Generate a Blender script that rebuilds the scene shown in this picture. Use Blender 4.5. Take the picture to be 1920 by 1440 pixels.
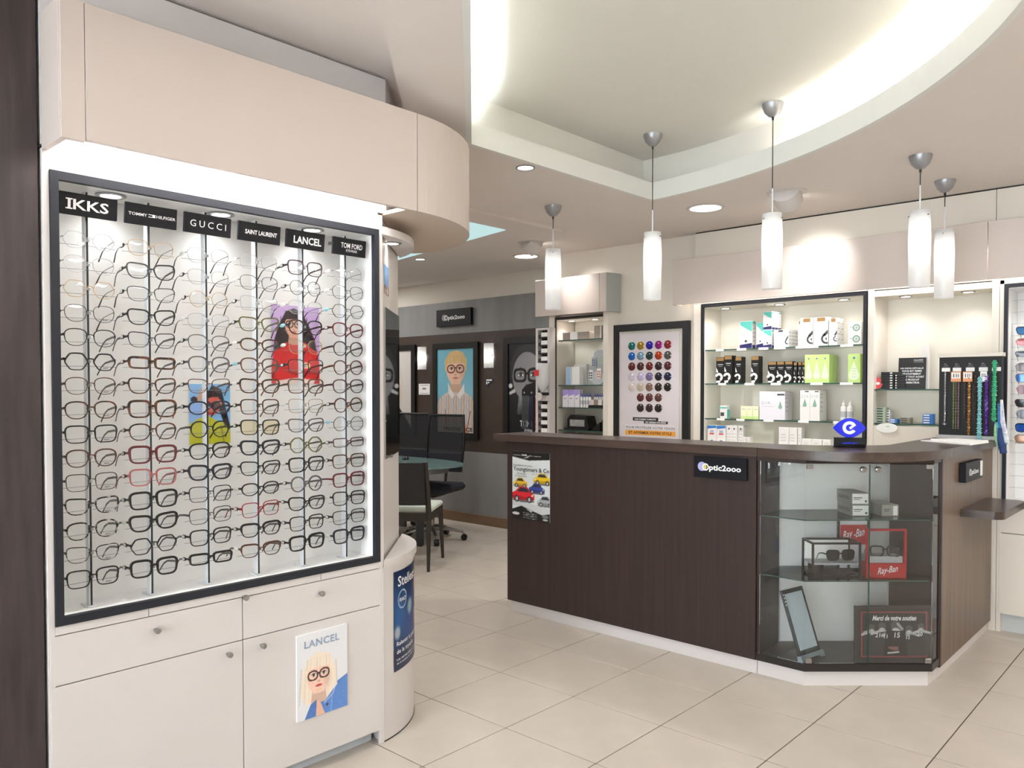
import bpy, bmesh, math, random
import numpy as np
from mathutils import Vector, Matrix
random.seed(4); RNG = np.random.default_rng(4)
SC = bpy.context.scene
for o in list(bpy.data.objects): bpy.data.objects.remove(o)
COL = SC.collection
PI = math.pi
# ------------------------------------------------------------------ camera, world, exposure
cam = bpy.data.cameras.new('camera'); CAM = bpy.data.objects.new('camera', cam); COL.objects.link(CAM)
CAM.location = (2.615, -2.36, 1.384)
CAM.rotation_euler = (math.radians(90 - 1.3068), math.radians(0.0556), math.radians(43.034))
cam.sensor_width = 36.0; cam.lens = 27.879
cam.shift_x = 0.0133; cam.shift_y = 0.02188
cam.clip_start = 0.05; cam.clip_end = 60
SC.camera = CAM
W = bpy.data.worlds.new('world'); SC.world = W; W.use_nodes = True
W.node_tree.nodes['Background'].inputs[0].default_value = (0.88, 0.94, 1.0, 1)
W.node_tree.nodes['Background'].inputs[1].default_value = 11.0
SC.view_settings.view_transform = 'Standard'; SC.view_settings.look = 'None'
SC.view_settings.gamma = 1.0; SC.view_settings.use_curve_mapping = False
SC.view_settings.exposure = 0.22

def lin(c):
    return tuple((x / 12.92 if x <= .04045 else ((x + .055) / 1.055) ** 2.4) for x in c[:3]) + (1.0,)

def lamp(kind, loc, power, col=(1, .95, .88), size=.1, rot=(0, 0, 0), spot=90, blend=.6, sy=None, spread=None):
    L = bpy.data.lights.new('lamp_light', kind); o = bpy.data.objects.new('lamp_light', L); COL.objects.link(o)
    o.location = loc; o.rotation_euler = rot; L.energy = power; L.color = col
    if kind == 'AREA':
        if sy: L.shape = 'RECTANGLE'; L.size = size; L.size_y = sy
        else: L.shape = 'DISK'; L.size = size
        if spread: L.spread = math.radians(spread)
    else:
        L.shadow_soft_size = size
        if kind == 'SPOT': L.spot_size = math.radians(spot); L.spot_blend = blend
    return o

COOL = (.88, .96, 1.0); NEU = (1, .975, .955)
# fill lights added out of view to brighten the shop, square ceiling panels
FILL = ((3.4, -0.4, 14), (1.55, -1.5, 2.5), (3.4, 1.7, 28), (-1.6, .75, 14), (-4.2, 1.2, 16), (-4.4, 2.6, 12))
for x, y, e in FILL:
    lamp('AREA', (x, y, 2.495), e, NEU, .55, sy=.55)
# cove tubes of the ceiling tray
for k in range(9):
    a = math.radians(64 - k * 8.4); r = 2.64
    lamp('AREA', (-.145 + r * math.cos(a), -.81 + r * math.sin(a), 2.545), 10.0 if k > 3 else (3.0 if k > 1 else 1.2), (1, .97, .91), .30, rot=(PI, 0, a + PI / 2), sy=.04)
for k in range(6):
    t = (k + .5) / 6; lamp('AREA', (-.03 + 1.25 * t, .17 - 1.2 * t, 2.545), 5.0, COOL, .22, rot=(PI, 0, -PI / 4), sy=.04)

# ------------------------------------------------------------------ materials
MATS = {}
def mat(name, col, rough=.5, metal=0., var=0., scale=8., stretch=(1, 1, 1), bump=0., emit=None, es=0., coat=0., spec=.5, col2=None, detail=4, thr=None):
    if name in MATS: return MATS[name]
    m = bpy.data.materials.new(name); m.use_nodes = True; nt = m.node_tree; N = nt.nodes; L = nt.links
    b = N['Principled BSDF']; c = lin(col)
    b.inputs['Base Color'].default_value = c; b.inputs['Roughness'].default_value = rough; b.inputs['Metallic'].default_value = metal
    b.inputs['Specular IOR Level'].default_value = spec
    if coat: b.inputs['Coat Weight'].default_value = coat
    if emit: b.inputs['Emission Color'].default_value = lin(emit); b.inputs['Emission Strength'].default_value = es
    tc = N.new('ShaderNodeTexCoord'); mp = N.new('ShaderNodeMapping'); mp.inputs['Scale'].default_value = stretch
    nz = N.new('ShaderNodeTexNoise'); nz.inputs['Scale'].default_value = scale; nz.inputs['Detail'].default_value = detail
    L.new(tc.outputs['Object'], mp.inputs['Vector']); L.new(mp.outputs['Vector'], nz.inputs['Vector'])
    if var or col2:
        r = N.new('ShaderNodeValToRGB')
        c2 = lin(col2) if col2 else tuple(max(0, x * (1 - var)) for x in c[:3]) + (1,)
        c1 = c if col2 else tuple(min(1, x * (1 + var)) for x in c[:3]) + (1,)
        r.color_ramp.elements[0].color = c2; r.color_ramp.elements[1].color = c1
        a, z = thr or (.3, .7)
        r.color_ramp.elements[0].position = a; r.color_ramp.elements[1].position = z
        L.new(nz.outputs['Fac'], r.inputs['Fac']); L.new(r.outputs['Color'], b.inputs['Base Color'])
    if bump:
        bp = N.new('ShaderNodeBump'); bp.inputs['Strength'].default_value = bump; bp.inputs['Distance'].default_value = .002
        L.new(nz.outputs['Fac'], bp.inputs['Height']); L.new(bp.outputs['Normal'], b.inputs['Normal'])
    MATS[name] = m
    return m

def glass(name, tint, refl=1.0, rough=.0, ior=1.5):
    if name in MATS: return MATS[name]
    m = bpy.data.materials.new(name); m.use_nodes = True; nt = m.node_tree; N = nt.nodes; L = nt.links
    N.remove(N['Principled BSDF'])
    t = N.new('ShaderNodeBsdfTransparent'); t.inputs[0].default_value = tuple(tint) + (1,)
    g = N.new('ShaderNodeBsdfGlossy'); g.inputs['Roughness'].default_value = rough; g.inputs['Color'].default_value = (refl, refl, refl, 1)
    f = N.new('ShaderNodeFresnel'); f.inputs['IOR'].default_value = ior
    x = N.new('ShaderNodeMixShader'); L.new(f.outputs[0], x.inputs[0]); L.new(t.outputs[0], x.inputs[1]); L.new(g.outputs[0], x.inputs[2])
    L.new(x.outputs[0], N['Material Output'].inputs['Surface']); MATS[name] = m
    return m

def glow(name, col, s):
    if name in MATS: return MATS[name]
    m = bpy.data.materials.new(name); m.use_nodes = True; N = m.node_tree.nodes; N.remove(N['Principled BSDF'])
    e = N.new('ShaderNodeEmission'); e.inputs[0].default_value = lin(col); e.inputs[1].default_value = s
    m.node_tree.links.new(e.outputs[0], N['Material Output'].inputs['Surface']); MATS[name] = m
    return m

def printed():
    if 'print' in MATS: return MATS['print']
    m = bpy.data.materials.new('print'); m.use_nodes = True; N = m.node_tree.nodes; b = N['Principled BSDF']
    a = N.new('ShaderNodeVertexColor'); a.layer_name = 'ink'; b.inputs['Roughness'].default_value = .35
    m.node_tree.links.new(a.outputs[0], b.inputs['Base Color']); MATS['print'] = m
    return m

white = mat('white_laminate', (.815, .790, .778), .45, var=.012, scale=3)
white2 = mat('warm_white_laminate', (.865, .835, .79), .45, var=.012, scale=3)
inner_w = mat('cabinet_lining', (.90, .895, .885), .5, var=.01, scale=3)
cream = mat('cream_lining', (.89, .865, .815), .5, var=.01, scale=3)
ceil_m = mat('ceiling_paint', (.87, .835, .81), .75, var=.012, scale=2, bump=.05)
tray_m = mat('tray_paint', (.86, .85, .82), .75, var=.012, scale=2)
lip_m = mat('tray_lip_paint', (.87, .87, .85), .6, var=.01, scale=2)
wall_w = mat('wall_paint', (.86, .84, .80), .7, var=.012, scale=2)
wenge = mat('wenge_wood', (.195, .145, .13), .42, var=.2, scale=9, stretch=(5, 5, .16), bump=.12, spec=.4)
wenge_t = mat('wenge_top', (.26, .205, .18), .30, var=.3, scale=9, stretch=(.3, 4, 4), bump=.08, spec=.5)
wenge_sheen = mat('brown_wood_sheen', (.42, .345, .29), .40, var=.3, scale=9, stretch=(5, 5, .16), bump=.12, spec=.5)  # brown wood, lightened: the panel's reflected sheen is put into its colour
wenge_p = mat('dark_wall_panel', (.215, .175, .175), .5, var=.3, scale=14, stretch=(3, 3, .3), bump=.15)
black = mat('black_plastic', (.05, .05, .055), .35, var=.1, scale=30)
frame_b = mat('anthracite_frame', (.115, .125, .155), .5, var=.08, scale=12, spec=.35)
plate_b = mat('sign_black', (.045, .05, .075), .5, var=.05, scale=20, spec=.25)
alu = mat('brushed_aluminium', (.84, .85, .86), .42, .25, var=.06, scale=40, stretch=(1, 1, .05))
steel = mat('steel', (.62, .61, .60), .3, .9, var=.05, scale=30)
silver_p = mat('silver_paint', (.60, .60, .61), .35, .55, var=.05, scale=20)
paper = mat('white_card', (.93, .93, .92), .6, var=.01, scale=20)
ink = mat('dark_ink', (.10, .10, .12), .5, var=.05, scale=20)
wink = mat('white_ink', (.92, .92, .93), .4, var=.02, scale=20)
gink = mat('grey_ink', (.55, .55, .57), .5, var=.02, scale=20)
pane = glass('shop_glass', (.975, .985, .98), .9)
lensm = glass('lens_clear', (.95, .96, .965), .8)
edge = mat('glass_edge', (.20, .33, .29), .15, var=.1, scale=20)
shelfg = glass('shelf_glass', (.95, .985, .965), .7)
lampw = glow('lamp_disc', (1, .98, .95), 9.0)

# ------------------------------------------------------------------ mesh builder
class B:
    def __init__(s): s.v = []; s.f = []; s.mi = []; s.cur = 0
    def add(s, vs, fs, m=None):
        n = len(s.v); s.v += [tuple(x) for x in vs]; s.f += [tuple(i + n for i in f) for f in fs]; s.mi += [s.cur if m is None else m] * len(fs)
        return s
    def box(s, x0, x1, y0, y1, z0, z1, bev=0.):
        if bev:
            bm = bmesh.new(); bmesh.ops.create_cube(bm, size=1)
            for v in bm.verts: v.co = ((x0 + x1) / 2 + v.co.x * (x1 - x0), (y0 + y1) / 2 + v.co.y * (y1 - y0), (z0 + z1) / 2 + v.co.z * (z1 - z0))
            bmesh.ops.bevel(bm, geom=bm.edges[:], offset=bev, segments=1, affect='EDGES')
            bm.verts.index_update(); vs = [v.co[:] for v in bm.verts]; fs = [[v.index for v in f.verts] for f in bm.faces]; bm.free()
            return s.add(vs, fs)
        vs = [(x, y, z) for z in (z0, z1) for y in (y0, y1) for x in (x0, x1)]
        return s.add(vs, [(0, 2, 3, 1), (4, 5, 7, 6), (0, 1, 5, 4), (1, 3, 7, 5), (3, 2, 6, 7), (2, 0, 4, 6)])
    def prism(s, poly, z0, z1, mside=None):
        n = len(poly); vs = [(x, y, z0) for x, y in poly] + [(x, y, z1) for x, y in poly]
        s.add(vs, [tuple(range(n - 1, -1, -1)), tuple(range(n, 2 * n))])
        n0 = len(s.v) - 2 * n
        for i in range(n):
            j = (i + 1) % n; s.f.append((n0 + i, n0 + j, n0 + n + j, n0 + n + i)); s.mi.append(s.cur if mside is None else mside)
        return s
    def ext(s, poly, y0, y1):                       # polygon in xz, extruded along y (front at y0)
        n = len(poly); vs = [(x, y0, z) for x, z in poly] + [(x, y1, z) for x, z in poly]
        return s.add(vs, [tuple(range(n)), tuple(range(2 * n - 1, n - 1, -1))] + [(i, n + i, n + (i + 1) % n, (i + 1) % n) for i in range(n)])
    def wall(s, path, z0, z1, t, closed=False):     # vertical sheet along a plan path with thickness t to the left
        P = [Vector(p) for p in path]; n = len(P); Q = []
        for i in range(n):
            a = P[i - 1] if (i > 0 or closed) else P[i]; c = P[(i + 1) % n] if (i < n - 1 or closed) else P[i]
            d1 = (P[i] - a); d2 = (c - P[i]); d1 = d1.normalized() if d1.length else d2.normalized(); d2 = d2.normalized() if d2.length else d1
            nn = Vector((-(d1.y + d2.y), d1.x + d2.x)); nn.normalize(); k = t / max(.3, nn.dot(Vector((-d1.y, d1.x))))
            Q.append(P[i] + nn * k)
        rng = range(n if closed else n - 1)
        for i in rng:
            j = (i + 1) % n
            vs = [(*P[i], z0), (*P[j], z0), (*Q[j], z0), (*Q[i], z0), (*P[i], z1), (*P[j], z1), (*Q[j], z1), (*Q[i], z1)]
            fs = [(0, 3, 2, 1), (4, 5, 6, 7), (0, 1, 5, 4), (2, 3, 7, 6)]
            if not closed and i == 0: fs.append((3, 0, 4, 7))
            if not closed and i == n - 2: fs.append((1, 2, 6, 5))
            s.add(vs, fs)
        return s
    def tube(s, path, r, n=6, closed=False, rads=None, ry=None, cap=True):
        P = [Vector(p) for p in path]; m = len(P); rings = []
        up = Vector((0, 0, 1)); prev = None
        for i in range(m):
            a = P[i - 1] if (i > 0 or closed) else P[i]; c = P[(i + 1) % m] if (i < m - 1 or closed) else P[i]
            d = (c - a).normalized()
            if prev is None:
                u = d.cross(Vector((0, 1, 0)) if abs(d.y) < .9 else Vector((1, 0, 0))).normalized()
            else:
                u = (prev - d * prev.dot(d)).normalized()
            prev = u; w = d.cross(u); rr = rads[i] if rads else r; r2 = rr * (ry / r if ry else 1)
            rings.append([P[i] + u * (rr * math.cos(2 * PI * k / n)) + w * (r2 * math.sin(2 * PI * k / n)) for k in range(n)])
        vs = [v for q in rings for v in q]; fs = []
        for i in range(m if closed else m - 1):
            j = (i + 1) % m
            fs += [(i * n + k, i * n + (k + 1) % n, j * n + (k + 1) % n, j * n + k) for k in range(n)]
        if not closed and cap: fs += [tuple(range(n - 1, -1, -1)), tuple((m - 1) * n + k for k in range(n))]
        return s.add(vs, fs)
    def cyl(s, a, b, r, r2=None, n=16): return s.tube([a, b], r, n, rads=[r, r if r2 is None else r2])
    def lathe(s, prof, c=(0, 0, 0), n=24, cap=True):
        vs = [(c[0] + r * math.cos(2 * PI * k / n), c[1] + r * math.sin(2 * PI * k / n), c[2] + z) for r, z in prof for k in range(n)]; m = len(prof)
        fs = [(i * n + k, i * n + (k + 1) % n, (i + 1) * n + (k + 1) % n, (i + 1) * n + k) for i in range(m - 1) for k in range(n)]
        if cap: fs += [tuple(range(n - 1, -1, -1)), tuple((m - 1) * n + k for k in range(n))]
        return s.add(vs, fs)

def mk(name, b, m, parent=None, loc=None, rot=None, ang=35):
    me = bpy.data.meshes.new(name); me.from_pydata(b.v, [], b.f)
    ms = m if isinstance(m, (list, tuple)) else [m]
    for x in ms: me.materials.append(x)
    if len(ms) > 1: me.polygons.foreach_set('material_index', b.mi)
    if ang:
        me.polygons.foreach_set('use_smooth', [True] * len(me.polygons)); me.set_sharp_from_angle(angle=math.radians(ang))
    me.update()
    return link(name, me, parent, loc, rot)
def link(name, me, parent=None, loc=None, rot=None):
    o = bpy.data.objects.new(name, me); COL.objects.link(o)
    if parent: o.parent = parent
    if loc: o.location = loc
    if rot: o.rotation_euler = rot
    return o
def tag(o, label, cat, group=None):
    o['label'] = label; o['category'] = cat
    if group: o['group'] = group
    return o
def thing(name, label, cat, loc=(0, 0, 0), rz=0, group=None, rot=None):
    o = bpy.data.objects.new(name, None); COL.objects.link(o); o.empty_display_size = .05
    o.location = loc; o.rotation_euler = rot or (0, 0, rz)
    return tag(o, label, cat, group)
def solo(name, b, m, label, cat, loc=(0, 0, 0), rz=0, group=None, rot=None, ang=35):
    return tag(mk(name, b, m, None, loc, rot or (0, 0, rz), ang), label, cat, group)
def struct(name, b, m, parent=None, loc=None, rot=None, ang=35):
    o = mk(name, b, m, parent, loc, rot, ang)
    if parent is None: o['kind'] = 'structure'
    return o
def copytree(o, loc=None, rz=None, label=None):
    c = o.copy(); COL.objects.link(c)
    for ch in o.children:
        d = ch.copy(); COL.objects.link(d); d.parent = c
        for g in ch.children:
            e = g.copy(); COL.objects.link(e); e.parent = d
    if loc: c.location = loc
    if rz is not None: c.rotation_euler[2] = rz
    if label: c['label'] = label
    return c
def bx(*a, bev=0.): return B().box(*a, bev=bev)

# lettering: built-in font turned into mesh, facing -y, x to the right, z up
def text(s, m, parent, x, z, y=-.002, w=None, h=None, bold=0., align='C', shear=0., spacing=1., depth=.0006, slope=0., name='lettering', skew=0.):
    cu = bpy.data.curves.new('lettering', 'FONT'); cu.body = s; cu.size = 1; cu.resolution_u = 2; cu.offset = bold; cu.shear = shear; cu.space_character = spacing
    to = bpy.data.objects.new('lettering', cu); COL.objects.link(to)
    me0 = bpy.data.meshes.new_from_object(to); n = len(me0.vertices)
    co = np.empty(n * 3); me0.vertices.foreach_get('co', co); co = co.reshape(-1, 3)
    fs = [tuple(p.vertices) for p in me0.polygons]
    bpy.data.objects.remove(to); bpy.data.meshes.remove(me0); bpy.data.curves.remove(cu)
    if n == 0: return None
    x0, x1, z0, z1 = co[:, 0].min(), co[:, 0].max(), co[:, 1].min(), co[:, 1].max()
    sz = h / (z1 - z0) if h else None; sx = w / (x1 - x0) if w else sz
    if sz is None: sz = sx
    X = (co[:, 0] - (x0 if align == 'L' else x1 if align == 'R' else (x0 + x1) / 2)) * sx + x
    Z = (co[:, 1] - (z0 + z1) / 2) * sz + z + slope * (X - x)
    b = B(); b.add(list(zip(X, np.full(n, y), Z)), fs)
    return mk(name, b, m, parent, ang=0)

# print: a painted sheet, colours held per vertex of a fine grid
class Paint:
    def __init__(s, nx, ny, bg, asp):
        s.nx, s.ny = nx, ny; s.W, s.H = nx * 2, ny * 2; s.asp = asp
        s.U, s.V = np.meshgrid((np.arange(s.W) + .5) / s.W, (np.arange(s.H) + .5) / s.H)
        s.c = np.empty((s.H, s.W, 3)); s.c[:] = bg
    def put(s, mask, col, a=1.):
        mm = (mask * a)[..., None]; s.c = s.c * (1 - mm) + np.array(col) * mm; return s
    def e(s, cx, cy, rx, ry, col, a=1., rot=0., soft=0.):
        x = s.U - cx; y = (s.V - cy) / s.asp; ca, sa = math.cos(rot), math.sin(rot); X = x * ca + y * sa; Y = -x * sa + y * ca
        d = np.sqrt((X / rx) ** 2 + (Y / ry) ** 2)
        return s.put(np.clip((1 - d) / soft, 0, 1) if soft else (d < 1).astype(float), col, a)
    def ring(s, cx, cy, rx, ry, t, col, n=2., a=1.):
        x = np.abs(s.U - cx); y = np.abs((s.V - cy) / s.asp)
        o = ((x / rx) ** n + (y / ry) ** n) < 1; i = ((x / max(rx - t, 1e-4)) ** n + (y / max(ry - t, 1e-4)) ** n) < 1
        return s.put((o & ~i).astype(float), col, a)
    def p(s, pts, col, a=1.):
        m = np.zeros((s.H, s.W), bool); n = len(pts)
        for i in range(n):
            x1, y1 = pts[i]; x2, y2 = pts[(i + 1) % n]
            if y1 == y2: continue
            k = ((s.V < y1) != (s.V < y2)) & (s.U < (x2 - x1) * (s.V - y1) / (y2 - y1) + x1); m ^= k
        return s.put(m.astype(float), col, a)
    def l(s, pts, w, col, a=1.):
        m = np.zeros((s.H, s.W), bool)
        for (x1, y1), (x2, y2) in zip(pts, pts[1:]):
            A = np.array((x1, y1 / s.asp)); D = np.array((x2, y2 / s.asp)) - A; L2 = max(1e-9, D @ D)
            t = np.clip(((s.U - A[0]) * D[0] + (s.V / s.asp - A[1]) * D[1]) / L2, 0, 1)
            m |= np.hypot(s.U - A[0] - t * D[0], s.V / s.asp - A[1] - t * D[1]) < w / 2
        return s.put(m.astype(float), col, a)
    def grain(s, amp, box=(0, 0, 1, 1)):
        k = (s.U > box[0]) & (s.U < box[2]) & (s.V > box[1]) & (s.V < box[3])
        s.c += (RNG.normal(0, amp, (s.H, s.W)) * k)[..., None]; return s
    def sheet(s, name, w, h, parent, y=-.002, x0=0., z0=0., curve=None):
        c = np.clip(s.c.reshape(s.ny, 2, s.nx, 2, 3).mean((1, 3)), 0, 1)[::-1]
        L = np.where(c <= .04045, c / 12.92, ((c + .055) / 1.055) ** 2.4)
        nx, ny = s.nx, s.ny; X, Z = np.meshgrid(np.linspace(0, w, nx), np.linspace(0, h, ny))
        vs = [(x0 + a, y, z0 + b) if curve is None else (*curve(a), z0 + b) for a, b in zip(X.ravel(), Z.ravel())]
        fs = [(j * nx + i, j * nx + i + 1, (j + 1) * nx + i + 1, (j + 1) * nx + i) for j in range(ny - 1) for i in range(nx - 1)]
        me = bpy.data.meshes.new(name); me.from_pydata(vs, [], fs); me.materials.append(printed())
        at = me.color_attributes.new('ink', 'FLOAT_COLOR', 'POINT')
        at.data.foreach_set('color', np.c_[L.reshape(-1, 3), np.ones(nx * ny)].ravel().astype(np.float32)); me.update()
        return link(name, me, parent)

# ================================================================== room shell
tile_m = mat('floor_tile', (.74, .70, .655), .36, var=.06, scale=5, stretch=(1, 1, 1), detail=8, spec=.5, bump=.03)
grout = mat('grout', (.27, .235, .21), .85, var=.08, scale=30)
floor = struct('floor', bx(-6, 4.3, -4.5, 3.4, -.04, -.004), grout)
def tile_b(x, y, b=None): return (b or B()).box(x + .0025, x + .4475, y + .0025, y + .4475, -.012, 0, bev=.0012)
tm = mk('floor_tile', tile_b(0, 0), tile_m, floor).data
first = bpy.data.objects['floor_tile']; rest = B(); k = 0
for i in range(-14, 10):
    for j in range(-10, 8):
        if -10 <= i <= 6 and -4 <= j <= 7:
            if k == 0: first.location = (i * .45, j * .45, 0)
            else: link('floor_tile', tm, floor, (i * .45, j * .45, 0))
            k += 1
        else: rest.box(i * .45 + .002, i * .45 + .448, j * .45 + .002, j * .45 + .448, -.012, 0)
o = mk('floor_tiling', rest, tile_m, floor); o['kind'] = 'stuff'

ZC = 2.512
TC, TR = (-.145, -.81), 2.576
arc = [(TC[0] + TR * math.cos(a), TC[1] + TR * math.sin(a)) for a in np.radians(np.linspace(86.1, -9, 34))]
tray = arc + [(2.30, -2.05), (.01, .25)]
raised = [(2.2, -2.33), (2.2, -4.3), (-.5, -4.3), (-.5, .37)]
def filled(outer, holes, z):
    bm = bmesh.new(); es = []
    for L in [outer] + holes:
        vs = [bm.verts.new((*p, z)) for p in L]; es += [bm.edges.new((vs[i], vs[(i + 1) % len(vs)])) for i in range(len(vs))]
    bmesh.ops.triangle_fill(bm, use_beauty=True, edges=es); bm.verts.index_update()
    b = B().add([v.co[:] for v in bm.verts], [[v.index for v in f.verts] for f in bm.faces]); bm.free(); return b
outer = [(-6, -4.5), (4.3, -4.5), (4.3, 3.4), (-6, 3.4)]
ceiling = struct('ceiling', filled(outer, [tray, raised], ZC), ceil_m, ang=0)
cr = mk('raised_ceiling', filled([(2.6, -2.6), (2.6, -4.4), (-.7, -4.4), (-.7, .55), (-.5, .55)], [], 2.585).wall(raised, ZC + .002, 2.585, .02, closed=True), ceil_m, ceiling, ang=0)
tc2 = [(p[0] + .105 * math.cos(a), p[1] + .105 * math.sin(a)) for p, a in zip(arc, np.radians(np.linspace(86.1, -9, 34)))]
tc2[0] = (-.10, 1.86)
tray2 = tc2 + [(2.42, -2.32), (-.10, .16)]
mk('tray_ceiling', filled(tray2, [], 2.785), tray_m, ceiling, ang=0)
mk('tray_wall', B().wall(tray2, ZC + .008, 2.785, -.01, closed=True), tray_m, ceiling)
mk('tray_lip', B().wall(tray, ZC - .001, 2.614, .025, closed=True), lip_m, ceiling)
for p0, p1, s in ((0, 7, 1), (9, 30, 1)):
    pts = [(TC[0] + (TR + .06) * math.cos(a), TC[1] + (TR + .06) * math.sin(a), 2.535) for a in np.radians(np.linspace(64, -5, 24))]
    break
cove = glow('cove_tube_warm', (1, .93, .80), 5.0); cove_c = glow('cove_tube_cool', (.9, .96, 1), 5.0)
mk('cove_tube', B().tube(pts, .008, 6), cove, ceiling)
mk('cove_tube', B().tube([(-.03, .17, 2.535), (1.25, -1.08, 2.535)], .008, 6), cove_c, ceiling)
# shallow step in the far ceiling and the daylight-white light panel
mk('ceiling_step', B().box(-.925, -.905, -.6, 2.10, ZC - .022, ZC + .01), ceil_m, ceiling)
for x, y, e in FILL: mk('fill_panel', bx(x - .29, x + .29, y - .29, y + .29, ZC - .010, ZC - .001), [glow('fill_panel_glow', (1, .98, .96), 2.0)], ceiling, ang=0)  # unseen glowing panels added where the fill lights hang
roof = struct('ceiling_2', bx(-6.1, 4.4, -4.6, 3.5, 2.95, 3.0), ceil_m)
lp = thing('ceiling_light_panel', 'pale cyan luminous panel set in the far ceiling behind the round canopy', 'light', (-1.8, 1.6, ZC))
mk('diffuser', B().prism([(.585, .22), (.585, -.3), (-1.0, -.1), (-1.0, .545)], -.004, .0), glow('cyan_panel', (.82, .95, .95), .75), lp, ang=0)

# walls
bands = B(); gray_m = mat('grey_concrete_panel', (.49, .485, .475), .55, var=.10, scale=2.2, stretch=(2, 1, .7))
brown_m = mat('brown_wall', (.235, .185, .155), .5, var=.12, scale=3)
upper_gray = mat('grey_metal_panel', (.50, .505, .505), .45, var=.09, scale=3, stretch=(3, 1, .25))
wb = struct('wall_back', bx(-6, 4.3, 3.405, 3.5, 0, 2.95), wall_w)
mk('concrete_panel', bx(-6, -1.0, 3.39, 3.404, .10, .735), gray_m, wb)
mk('brown_panel', bx(-6, -1.0, 3.39, 3.404, .735, 1.955), brown_m, wb)
mk('grey_panel', bx(-6, -1.0, 3.39, 3.404, 1.955, 2.29), upper_gray, wb)
struct('baseboard_back', bx(-6, -1.0, 3.375, 3.404, 0, .10, bev=.003), mat('oak_skirting', (.42, .33, .24), .5, var=.15, scale=10, stretch=(.3, 1, 1)))
struct('wall_right', bx(4.3, 4.4, -4.6, 3.5, 0, 2.95), wall_w)
struct('wall_far_left', bx(-6.1, -6, -4.6, 3.5, 0, 2.95), wall_w)
wf = B()
for a in ((-6, 4.3, 0, .25), (-6, 4.3, 2.35, 2.95)): wf.box(a[0], a[1], -4.6, -4.5, a[2], a[3])
for x0, x1 in ((-6, .3), (2.1, 2.25), (4.1, 4.3)): wf.box(x0, x1, -4.6, -4.5, .25, 2.35)
struct('wall_front', wf, wall_w)
for n, (x0, x1) in enumerate(((.3, 2.1), (2.25, 4.1))):
    w_ = struct('window_%d' % (n + 1), B().ext([(x0, .25), (x1, .25), (x1, .31), (x0 + .06, .31)], -4.58, -4.52).ext([(x0, 2.29), (x1, 2.29), (x1, 2.35), (x0, 2.35)], -4.58, -4.52).box(x0, x0 + .06, -4.58, -4.52, .25, 2.35).box(x1 - .06, x1, -4.58, -4.52, .25, 2.35), frame_b)
    mk('window_pane', bx(x0 + .05, x1 - .05, -4.553, -4.547, .3, 2.3), glass('window_glass', (.97, .98, .98)), w_)
# left wall beside and behind the display: wenge panel, then the angled mirror wall
struct('wall_left', B().box(-.12, .17, -4.5, -1.80, 0, 2.95).box(-.12, .005, -1.80, -.40, 0, 2.95), wall_w)
struct('trim_1', B().box(.03, .185, -1.80, -1.617, 0, 2.58, bev=.002), wenge_p)
ups = B().prism([(.008, -1.61), (.19, -1.61), (.19, -.40), (-.11, -.08), (-.16, -.13), (.008, -.42)], 2.06, 2.575)
struct('trim_2', ups, mat('upper_fascia_grey', (.84, .82, .815), .5, var=.01, scale=3))
struct('wall_angled', B().prism([(.004, -.42), (.178, -.42), (-.19, -.025), (-.4, -.10), (-.4, -.3)], 0, 2.048).prism([(-6, -.12), (-.22, -.12), (-.22, -.03), (-6, -.03)], 0, 2.95), white)

# recessed downlights: bezel, lamp disc and its light
def downlight(x, y, z, r, power, label, cat='light', warm=NEU, deep=.0, spot=120, nm='downlight'):
    t = thing(nm, label, cat, (x, y, z))
    mk('bezel', B().lathe([(r, -.001), (r * 1.22, -.001), (r * 1.25, -.004), (r * 1.2, -.007), (r * 1.02, -.006), (r, -.001)], n=24, cap=False), silver_p if r < .06 else white, t)
    mk('lamp_disc', B().lathe([(.0005, -.002), (r, -.002)], n=24, cap=False), lampw, t)
    lamp('SPOT', (x, y, z - .03), power, warm, .04, spot=spot, blend=.8)
    return t
downlight(.16, 2.17, ZC, .095, 55, 'large round white downlight in the ceiling behind the counter')
downlight(-1.85, 2.77, ZC, .095, 40, 'large round white downlight in the ceiling near the dark back wall')
downlight(-.063, .712, ZC, .04, 14, 'small round spotlight beside the ceiling tray corner', nm='spotlight')
downlight(-2.62, 2.25, ZC, .04, 16, 'small round spotlight in the far left ceiling', nm='spotlight')
def eyeball(x, y, target, power, label, sz):
    t = thing('eyeball_spotlight', label, 'light', (x, y, ZC))
    mk('bezel', B().lathe([(sz * 1.0, -.0005), (sz * 1.32, -.0005), (sz * 1.34, -.004), (sz * 1.0, -.006), (sz * 1.0, -.0005)], n=28, cap=False), white, t)
    d = (Vector(target) - Vector((x, y, ZC - .03))).normalized(); q = d.to_track_quat('Z', 'Y')
    hb = B().lathe([(.001, -.052), (sz * .7, -.052), (sz * .98, -.04), (sz * .96, .02), (sz * .9, .065)], n=28, cap=False); hd = mk('lamp_head', hb, white, t); hd.rotation_mode = 'QUATERNION'; hd.rotation_quaternion = q; hd.location = (0, 0, -.012)
    mk('lamp_disc', B().lathe([(.0005, .055), (sz * .88, .055)], n=24, cap=False), lampw, hd)
    s_ = lamp('SPOT', (x + d.x * .09, y + d.y * .09, ZC - .03 + d.z * .09), power, NEU, .03, spot=58, blend=.9); s_.rotation_mode = 'QUATERNION'; s_.rotation_quaternion = (-d).to_track_quat('Z', 'Y')
eyeball(.69, 2.14, (.62, 2.78, 2.12), 26, 'tilted white eyeball spotlight aimed at the cabinets behind the counter', .085)
eyeball(-1.41, 2.32, (-1.25, 2.80, 2.15), 14, 'tilted white eyeball spotlight above the small shelf cabinet', .075)

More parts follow.
